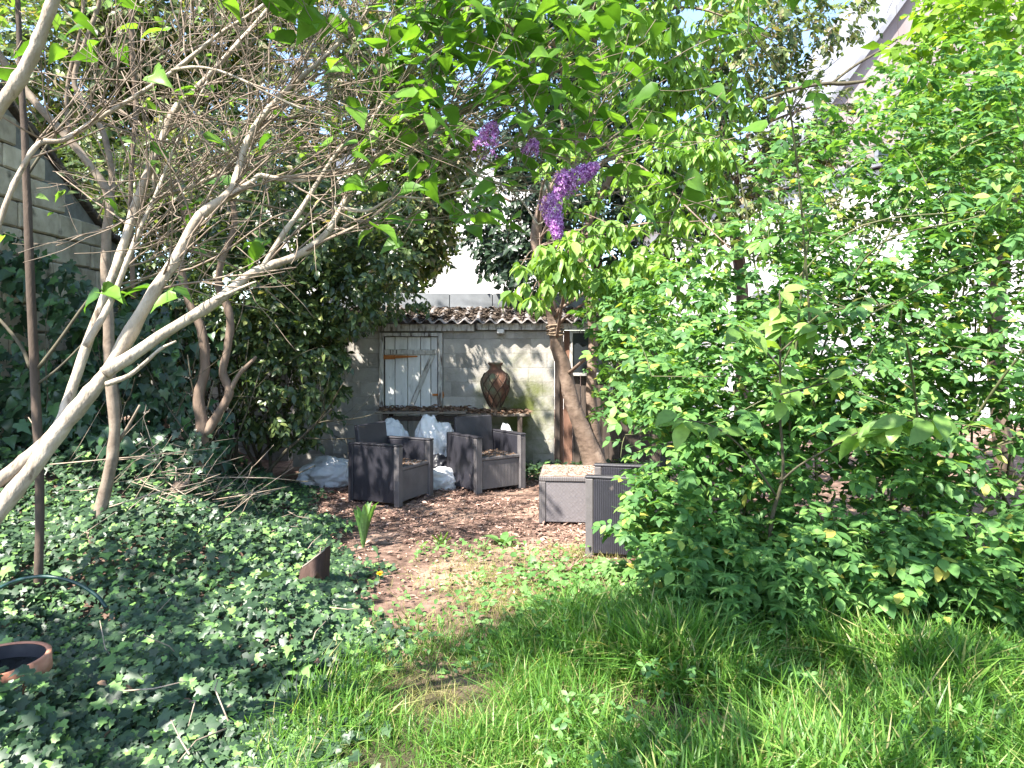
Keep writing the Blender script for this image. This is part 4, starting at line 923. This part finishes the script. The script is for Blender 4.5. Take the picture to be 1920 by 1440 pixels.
for li, (q, r_) in enumerate(sl_):
    m_ = 30 if li == 0 else (30 if li == 1 else 10)
    for _ in range(m_):
        t = R.uniform(.55 if li == 0 else .5, 1); i = min(len(q) - 1, int(t * len(q))); a = R.uniform(0, 2 * PI)
        pos.append(q[i] + R.normal(0, .015, 3)); D.append((math.cos(a), math.sin(a) * .8, R.normal(-.3, .35))); N.append((R.normal(0, .4), R.normal(-.5, .4), 1)); S.append(R.uniform(.09, .16) if li != 1 else R.uniform(.1, .17))
foliage('crown', [L_FINE, leaf_tpl([(.12, .16), (.35, .3), (.65, .27), (.87, .12)], .14, .3)], pos, D, N, S, M_CHERRY, sap, 200)

# ------------------------------------------------------------------ trees further back
def back_tree(name, label, base, h, blobs, mat, nspr, size, leaf=leaf_tpl([(.45, .27)], .12, .15), bark=M_BARK2, lvl=2, nl=7, branches=9, group=None, r=.11):
    t_ = root(name, label, 'tree', base, group); base = np.array(base, float)
    q = smooth_line([(*base, r), (*(base + (R.normal(0, .1), 0, h * .35)), r * .8), (*(base + (R.normal(0, .2), 0, h * .7)), r * .55), (*(base + (R.normal(0, .3), 0, h)), r * .2)], 6)
    tube_obj('trunk', [(q[:, :3], q[:, 3])], bark, t_, 9, .04)
    lines, tips = [], []
    for k in range(branches):
        i = int(R.integers(6, len(q) - 1)); grow(q[i, :3], (R.normal(0, .9), R.normal(-.1, .7), R.uniform(.1, .9)), R.uniform(.25, .42) * h * .6, q[i, 3] * .45, lvl, lines, tips, .15, .5, (2, 4))
    tube_obj('branches', lines, bark, t_, 5, kind='stuff')
    pts, d = blob_points(nspr, blobs, .3)
    n = len(pts); D = d + R.normal(0, .7, (n, 3)) + (0, 0, -.3); N = np.stack([R.normal(0, .5, n), R.normal(-.3, .4, n), np.ones(n)], -1)
    foliage('crown', [sprig(leaf, nl, R, 1.0, .45, .35, .9) for _ in range(4)], pts, D, N, R.uniform(.7, 1.25, n) * size, mat, t_)
    return t_
back_tree('leafy_tree', 'sunlit yellow-green tree behind the stone wall at upper left', (-5.2, 11.8, 0), 6.2,
          [b_(120, 120, 11, 190, 150, 1.2, 2), b_(330, 60, 11, 190, 120, 1.2, 2), b_(250, 300, 11.2, 150, 110, 1, 1.3), b_(60, 380, 11.5, 120, 120, .8, .8), (-5.5, 11.5, 7.4, 2, 1.5, 1, .8)], M_BACK, 3900, .29)
back_tree('leafy_tree', 'pale leafy tree behind the laurel above the shed roof', (-2.9, 12.4, 0), 6.8,
          [b_(560, 150, 11.5, 190, 140, 1.2, 2), b_(700, 60, 11.5, 160, 110, 1.2, 1.5), b_(640, 300, 11.5, 170, 110, 1, 1.3), b_(800, 230, 11.8, 110, 100, .8, 1.2), b_(745, 440, 11.8, 80, 100, .5, 1.3), b_(805, 420, 11.8, 50, 80, .4, .7), b_(560, 430, 11.6, 160, 110, .6, 1), b_(800, 340, 11.8, 70, 70, .5, .6), b_(380, 330, 11.6, 150, 130, .6, 1), (-2.6, 12, 7.6, 2, 1.4, 1, .8)], M_BACK, 3800, .28)
back_tree('holly_tree', 'dark holly standing between the stone wall and the laurel', (-4.3, 9.6, 0), 3.6,
          [b_(260, 480, 9.3, 110, 130, .6, 1.6), b_(350, 330, 9.4, 110, 100, .6, 1.2), b_(250, 640, 9, 130, 110, .5, 1.1), b_(170, 330, 9.6, 70, 70, .4, .5), b_(400, 560, 9.2, 80, 130, .5, 1)], M_LAUREL, 2100, .22, r=.07)
back_tree('evergreen_tree', 'dark ivy-clad evergreen behind the cherry tree', (1.35, 11.6, 0), 7.5,
          [b_(1080, 330, 10.6, 110, 140, .7, 1.6), b_(1150, 120, 10.6, 130, 150, .8, 2), b_(1000, 180, 11, 100, 130, .7, 1.2), b_(950, 410, 11, 65, 110, .4, 1.0), b_(985, 490, 10.6, 50, 60, .3, .5), b_(1210, 420, 10.8, 90, 130, .6, 1.1), b_(1290, 250, 11, 70, 150, .6, .8), b_(960, 20, 10.8, 150, 80, .7, .9), (1.2, 11, 7.3, 1.8, 1.2, .9, .7)], M_DARKBACK, 2600, .27)
back_tree('sparse_tree', 'thin-leaved dark-branched tree in front of the pinkish gable', (3.7, 12.2, 0), 7.2,
          [b_(1400, 90, 11, 90, 110, .7, 1.4), b_(1360, 330, 11, 100, 110, .7, 1.0), b_(1500, 220, 11.5, 90, 90, .5, 1.0), b_(1490, 30, 11, 150, 70, .6, 1.0), b_(1460, 370, 11.5, 110, 110, .5, 1.1), b_(1600, 330, 11.5, 90, 100, .5, .8), (3.6, 11.5, 7.2, 1.5, 1.2, .8, .4)], M_BACK, 1250, .26, branches=16, r=.13)
back_tree('spring_tree', 'backlit yellow-green tree rising above the rose bush at the right edge', (5.6, 8.6, 0), 6.0,
          [b_(1830, 140, 7.6, 115, 150, .9, 2.0), b_(1860, 20, 7.6, 110, 80, .8, .9), b_(1880, 300, 7.6, 110, 120, .8, 1.3), (5.6, 8, 6.2, 1.8, 1.4, .9, .8)], M_YELLOW, 560, .34)
br = root('dead_branch', 'bare dark branch reaching across the gable of the pinkish house', 'branch', P(1380, 200, 9.6))
for rows in ([(1380, 205, 5), (1480, 170, 6), (1545, 157, 7), (1580, 157, 8), (1625, 152, 5)], [(1560, 156, 5), (1600, 125, 5), (1650, 95, 4), (1695, 65, 3)]):
    tube_obj('limb', [traced(yy_(rows, 9.6, 9.6))], M_DTWIG, br, 6)

# ------------------------------------------------------------------ ground litter, mulch, grass, weeds
n = 30000; y = R.uniform(4.7, 9.6, n); x = R.uniform(-2.4, 1.6, n); ok = (x > edge_x(y) - .25 + .12 * R.standard_normal(n)) & (R.random(n) < np.where(y < 5.6, .5, 1) * np.clip(.75 + 1.4 * np.array([noise.noise((a_ * 1.3, b_ * 1.3, 7.0)) for a_, b_ in zip(x, y)]), .12, 1)); x, y = x[ok], y[ok]; n = len(x)
CHIPS = [(np.array([(0, -.1, 0), (.5, -.16, .05), (1, -.06, -.03), (.95, .1, 0), (.45, .15, .06), (.05, .12, .02)]) * (1, s, 1), np.array([(0, 1, 5), (1, 4, 5), (1, 2, 4), (2, 3, 4)])) for s in (1, 1.5, .8)]
pos = np.stack([x, y, H(x, y) + R.uniform(.002, .02, n)], -1); a = R.uniform(0, 2 * PI, n)
o = foliage('bark_mulch', CHIPS, pos, np.stack([np.cos(a), np.sin(a), R.normal(.05, .2, n)], -1), np.stack([R.normal(0, .35, n), R.normal(0, .35, n), np.ones(n)], -1), np.clip(R.lognormal(math.log(.026), .45, n), .01, .075), M_CHIP, None, kind='stuff')
o['label'] = 'reddish brown bark chips covering the clearing'

def blade(bend, w=.02):
    V, F = [], []
    for k, t in enumerate((0, .35, .7)):
        ww = w * (1 - .35 * t); V += [(bend * t * t, -ww, t * (1 - .25 * bend * t)), (bend * t * t, ww, t * (1 - .25 * bend * t))]
    V.append((bend, 0, 1 - .25 * bend)); F = [(0, 1, 3), (0, 3, 2), (2, 3, 5), (2, 5, 4), (4, 5, 6)]
    return np.array(V, float), np.array(F)
BL = [blade(b, w) for b, w in ((.15, .014), (.45, .016), (.8, .014), (1.2, .013), (.35, .024), (1.5, .018))]
def grass(name, x, y, hgt, mat, label, sparse=None):
    n = len(x); pos = np.stack([x, y, H(x, y) - .005], -1); a = R.uniform(0, 2 * PI, n)
    D = np.stack([np.cos(a), np.sin(a), R.normal(0, .12, n)], -1); N = np.stack([R.normal(0, .32, n), R.normal(0, .32, n), np.ones(n)], -1)
    o = foliage(name, BL, pos, D, N, hgt, mat, None, kind='stuff'); o['label'] = label; return o
n = 105000; y = 2.3 + 2.75 * R.random(n); x = R.uniform(-1.3, 3.2, n)
ex = edge_x(y) + .1; clump = .5 + .5 * np.sin(x * 5.3 + 1.2 * np.sin(y * 4)) * np.sin(y * 6.1 + x)
far = np.interp(x, [-1, 0, .25, .6, 1.1, 3.2], [4.0, 4.05, 4.1, 4.2, 4.3, 4.3])
thin = np.array([noise.noise((a_ * 1.7, b_ * 1.7, 3.0)) for a_, b_ in zip(x[:], y[:])])
prob = sstep(-.45, .12, x - ex) * sstep(.5, -.35, y - far) * np.clip(.3 + .45 * clump + .9 * thin, .06, 1)
ok = R.random(n) < prob; x, y = x[ok], y[ok]; c = clump[ok]; n = len(x)
tall = .06 + .085 * sstep(-.3, .9, x) + .05 * c + .1 * np.clip(thin[ok], -.3, .5)
grass('grass', x, y, tall * R.uniform(.6, 1.7, n), M_GRASS, 'long green lawn grass in the foreground')
n = 14000; y = R.uniform(3.2, 6.0, n); x = R.normal(0, .38, n) + np.interp(y, [3.3, 4.0, 5.0, 6], [-.3, -.2, .05, .35]); ok = (x > edge_x(y)) & (R.random(n) < .25 + .6 * (np.sin(x * 4 + y * 3) > .1)); x, y = x[ok], y[ok]
grass('dry_grass', x, y, R.uniform(.03, .1, len(x)), M_DRY, 'short dry yellowish grass between the lawn and the mulch')
n = 150; grass('straw_stalks', R.uniform(-.3, 3.0, n), R.uniform(2.7, 4.4, n), R.uniform(.08, .2, n), M_DRY, 'thin pale straw stalks standing in the long lawn grass')
# low weeds along the foot of the bush and on the mulch
def weeds(name, x, y, size, label, tpl, mat=M_WEED, zr=(.0, .1)):
    n = len(x); pos = np.stack([x, y, H(x, y) + R.uniform(*zr, n)], -1); D, N = rnd_dirs(n, 1, .1); N[:, 1] -= .2
    o = foliage(name, tpl, pos, D, N, size * R.uniform(.6, 1.3, n), mat, None, kind='stuff'); o['label'] = label
y = R.uniform(4.2, 5.4, 1500); x = np.interp(y, [4.2, 5.4], [.5, .5]) + R.normal(.25, .4, 1500); x = np.clip(x, -.2, 1.6)
weeds('ground_weeds', x, y, .055, 'low leafy weeds between grass and rose bush', [L_HEART, L_OVAL, L_IVY])
y = R.normal(5.75, .14, 210); x = R.uniform(-.75, .6, 210); weeds('weed_strip', x, y, .042, 'thin strip of low weeds crossing the mulch', [L_HEART, L_OVAL])
y = R.uniform(3.6, 5.2, 500); x = R.normal(-.15, .35, 500); weeds('lawn_weeds', x, y, .04, 'small leafy weeds in the thin lawn edge', [L_OVAL, L_HEART])
y = R.uniform(2.5, 4.3, 1500); x = R.uniform(.1, 3.0, 1500); k_ = np.sin(x * 3.7 + 1) * np.sin(y * 4.9) > .0; x, y = x[k_], y[k_]
weeds('clover_weeds', x, y, .034, 'small pale leaves of clover and weeds mixed into the lawn', [L_OVAL, L_HEART, join_tpl([xf(L_ROUND, yaw=a_ * 2 * PI / 3) for a_ in range(3)])], M_WEED, (.05, .2))
# cleavers: whorled stems rising in front of the bush
items = []
for k in range(6):
    for j_ in range(7): items.append(xf(L_LONG, (0, 0, .15 + .155 * k), 2 * PI * j_ / 7 + k * .4, -.25, 0, .2 - .018 * k))
stem = tubes([(np.array([(0, 0, 0), (.03, 0, .5), (0, .02, 1.0)]), np.array([.006, .005, .003]))], 3)
CLV = join_tpl(items + [stem])
n = 60; x = R.uniform(.7, 3.0, n); y = R.uniform(3.9, 4.5, n); pos = np.stack([x, y, H(x, y)], -1); a = R.uniform(0, 2 * PI, n)
o = foliage('cleavers', [CLV], pos, np.stack([np.cos(a), np.sin(a), np.zeros(n)], -1), np.stack([R.normal(0, .25, n), R.normal(-.1, .2, n), np.ones(n)], -1), R.uniform(.25, .6, n), M_WEED, None, kind='stuff'); o['label'] = 'whorl-leaved cleavers scrambling up the front of the rose bush'

def rosette(name, label, c, n, size, leaf, mat, rise=(.5, 1.3), group=None, cat='plant'):
    o = root(name, label, cat, c, group); me = mesh(name + '_leaf', leaf[0], leaf[1], True)
    for k in range(n):
        a = 2 * PI * k / n + R.normal(0, .25); rs = R.uniform(*rise)
        A = frames(np.array([(math.cos(a), math.sin(a), rs)]), np.array([(-math.cos(a) * rs, -math.sin(a) * rs, 1)]))[0]
        link('leaf', me, mat, o, M=Matrix.Translation(Vector(c) + Vector((math.cos(a), math.sin(a), 0)) * .01) @ Matrix(A.tolist()).to_4x4() @ Matrix.Scale(size * R.uniform(.75, 1.15), 4))
    return o
def at(px, Y, dz=0.0): xx = P(px, 0, Y)[0]; return (xx, Y, float(H(xx, Y)) + dz)
STRAP = leaf_tpl([(.1, .05), (.4, .075), (.75, .07), (.93, .04)], .3, .12)
BROAD = leaf_tpl([(.14, .05), (.3, .16), (.55, .24), (.8, .16)], .14, .35)
rosette('strap_fern', 'upright strap-leaved fern at the edge of the mulch beside the ivy', at(681, 5.95), 13, .35, STRAP, M_WEED, (3.5, 12))
rosette('leafy_seedling', 'small grey-green seedling in the mulch facing the coffee table', at(942, 6.1), 8, .15, BROAD, M_WEED, (.6, 1.8))
rosette('leafy_seedling', 'pale yellow-green tuft in the middle of the mulch', at(829, 6.05), 12, .11, STRAP, M_YELLOW, (.5, 2.4))
rosette('leafy_seedling', 'tiny green tuft just left of the grey-green seedling', at(905, 6.0), 9, .08, STRAP, M_WEED, (.6, 2.5))
rosette('dock_plant', 'broad-leaved dock glowing green at the lawn edge', at(1000, 4.15), 8, .24, BROAD, M_WEED, (.4, 1.6))
rosette('dock_plant', 'low broad-leaved dock lying in the pale dry grass', at(900, 3.85), 5, .17, BROAD, M_WEED, (.1, .6))
rosette('dock_plant', 'dark broad-leaved plant among long grass below the rose bush', at(1090, 4.3), 7, .2, BROAD, M_GRASS, (.5, 1.6))
dn = root('dandelion', 'single yellow dandelion at the edge of the ivy', 'flower', at(712, 5.0))
c = np.array(at(712, 5.0, .09)); tube_obj('stem', [(np.array([at(712, 5.0), c]), np.array([.003, .002]))], M_CANE, dn, 5)
n = 40; a = R.uniform(0, 2 * PI, n); foliage('flower_head', [L_SMALL], np.tile(c, (n, 1)), np.stack([np.cos(a), np.sin(a), R.uniform(.1, 1.5, n)], -1), np.tile((0, 0, 1.), (n, 1)) + R.normal(0, .1, (n, 3)), np.full(n, .026), M_DANDY, dn)
pf = root('pink_flower', 'single small pink flower standing in the grass at lower right', 'flower', at(1738, 3.2))
c = np.array(P(1734, 1302, 3.2)); tube_obj('stem', [(np.array([at(1738, 3.2), c]), np.array([.0025, .0015]))], M_CANE, pf, 5)
for k in range(5):
    a = 2 * PI * k / 5; A = frames(np.array([(math.cos(a), .4 * math.sin(a), math.sin(a))]), np.array([(0, -1., .3)]))[0]
    link('petal', mesh('petal', leaf_tpl([(.3, .2), (.7, .36)], .1, .1)[0], leaf_tpl([(.3, .2), (.7, .36)], .1, .1)[1]), M_PINK, pf, M=Matrix.Translation(c) @ Matrix(A.tolist()).to_4x4() @ Matrix.Scale(.019, 4))

# ------------------------------------------------------------------ stump, pots, hose, dead wood
def stump():
    c = np.array(at(577, 4.95)); o = root('tree_stump', 'short sawn tree stump leaning out of the ivy', 'stump', c)
    n = 28; V, F = [], []
    for k, t in enumerate(np.linspace(0, 1, 7)):
        for q in range(n):
            a = 2 * PI * q / n; r_ = (.125 - .03 * t) * (1 + .07 * math.sin(a * 5) + .04 * math.sin(a * 11 + t * 2)); top = .21 + .075 * math.cos(a)
            V.append((r_ * math.cos(a) + .05 * t, r_ * math.sin(a) * .9, -.1 + t * (top + .1)))
    for k in range(6):
        for q in range(n): F.append((k * n + q, k * n + (q + 1) % n, (k + 1) * n + (q + 1) % n, (k + 1) * n + q))
    link('bark', mesh('stump', V, F, True), M_STUMP, o, M=Matrix.Translation(c))
    rim = V[-n:]; cen = np.mean(rim, axis=0); V2 = [tuple(cen)] + [tuple(cen + (np.array(v) - cen) * .93 + (0, 0, .003)) for v in rim]
    link('cut_face', mesh('cut', V2, [(0, 1 + k, 1 + (k + 1) % n) for k in range(n)]), M_STUMPT, o, M=Matrix.Translation(c))
stump()
def pot(label, c, r, h, tilt=0, water=True):
    o = root('flower_pot', label, 'pot', c, 'terracotta pots'); T = Matrix.Translation(c) @ Matrix.Rotation(tilt, 4, 'Y')
    V, F = lathe([(r * .66, 0), (r * .9, h * .75), (r * .91, h * .76), (r, h * .78), (r, h), (r * .93, h * 1.01), (r * .9, h * .99)], 48)
    Vl, Fl = lathe([(r * .6, h * .1), (r * .84, h * .7), (r * .895, h * .985)], 48); link('dark_inner', mesh('dark_inner', Vl, Fl, True), M_TARP, o, M=T)  # black inner wall added to keep the inside of the pot dark
    link('pot_wall', mesh('pot', V, F, True), M_TERRA, o, M=T)
    V, F = lathe([(r * .86, h * .82), (.001, h * .82)], 40); link('water', mesh('water', V, F), M_WATER, o, M=T)
pot('wide terracotta pot holding dark water, half sunk in ivy', tuple(P(-8, 1262, 3.15) - np.array((0, 0, .27))), .215, .32, math.radians(-3))
pot('smaller terracotta pot cut off by the left edge below the water pot', tuple(P(-30, 1320, 3.0) - np.array((0, 0, .22))), .08, .2)
hs = traced(yy_([(-60, 1135, 7), (0, 1102, 7), (40, 1086, 7), (90, 1081, 7), (140, 1092, 7), (180, 1116, 7), (200, 1140, 7)], 3.9, 3.8), 6)
o = link('garden_hose', mesh('hose', *tubes([hs], 8), True), M_HOSE); tag(o, 'green garden hose arching over the ivy past the thin trunk', 'hose')
n = 130; lines = []
for k in range(n):
    c = P(R.normal(330, 70), 0, 6.0); x_, y_ = c[0], 6.0 + R.normal(0, .45); c = np.array((x_, y_, float(H(x_, y_)) + R.uniform(.05, .5)))
    d = np.array((R.normal(.8, .5), R.normal(0, .5), R.normal(.3, .5))); L = R.uniform(.06, .3); lines.append((np.array([c - d * L, c + R.normal(0, .02, 3), c + d * L]), np.array([.004, .004, .002]) * R.uniform(.4, 1.2)))
o = link('brushwood', mesh('brushwood', *tubes(lines, 4)), M_DTW, kind='stuff'); o['label'] = 'heap of dry twigs on the bank at the foot of the twisted shrub'
for rows, lab in (([(300, 985, 26), (318, 945, 24), (336, 905, 20)], 'short brown log leaning out of the brushwood heap'), ([(230, 1000, 14), (300, 950, 14), (355, 900, 10)], 'long grey broken branch lying across the brushwood heap')):
    o = link('log', mesh('log', *tubes([traced(yy_(rows, 5.6, 5.8))], 8, .05), True), M_BARK2); tag(o, lab, 'log')
lines = []
for k in range(26):
    y_ = R.uniform(2.6, 6); x_ = float(edge_x(y_)) - R.uniform(.1, 1.4); c = np.array((x_, y_, float(H(x_, y_)) + R.uniform(.12, .24))); d = R.standard_normal(3) * (1, 1, .35); d /= np.linalg.norm(d); L = R.uniform(.06, .2)
    lines.append((np.array([c - d * L, c + R.normal(0, .02, 3), c + d * L]), np.array([.0035, .003, .002])))
o = link('fallen_twigs', mesh('fallen_twigs', *tubes(lines, 4)), M_DTW, kind='stuff'); o['label'] = 'dry twigs lying on the ivy'
n = 26; y = R.uniform(2.6, 5.5, n); x = edge_x(y) - R.uniform(0, 1.5, n); pos = np.stack([x, y, H(x, y) + R.uniform(.1, .24, n)], -1); D, N = rnd_dirs(n)
o = foliage('dead_leaves', [L_HEART, L_OVAL], pos, D, N, R.uniform(.03, .055, n), M_DEAD, None, kind='stuff'); o['label'] = 'brown dead leaves scattered on the ivy'
for px, py, Y, s in ((80, 1375, 2.95, .11), (120, 1385, 2.9, .12), (210, 1372, 2.95, .1), (140, 1412, 2.8, .1)):
    c = P(px, py, Y); A = frames(np.array([(R.normal(0, 1), R.normal(-.5, .5), -.5)]), np.array([(R.normal(0, .5), -1., .6)]))[0]
    o = link('dead_leaf', mesh('dead_leaf', *leaf_tpl([(.1, .25), (.35, .42), (.7, .25)], .35, .6)), M_DEAD, M=Matrix.Translation(c) @ Matrix(A.tolist()).to_4x4() @ Matrix.Scale(s, 4))
    tag(o, {80: 'curled brown leaf nearest the lower left corner', 120: 'dark brown leaf second from the lower left corner', 210: 'tan leaf standing on edge in the near ivy', 140: 'pale curled leaf lowest in the near ivy'}[px], 'leaf', 'large dead leaves')
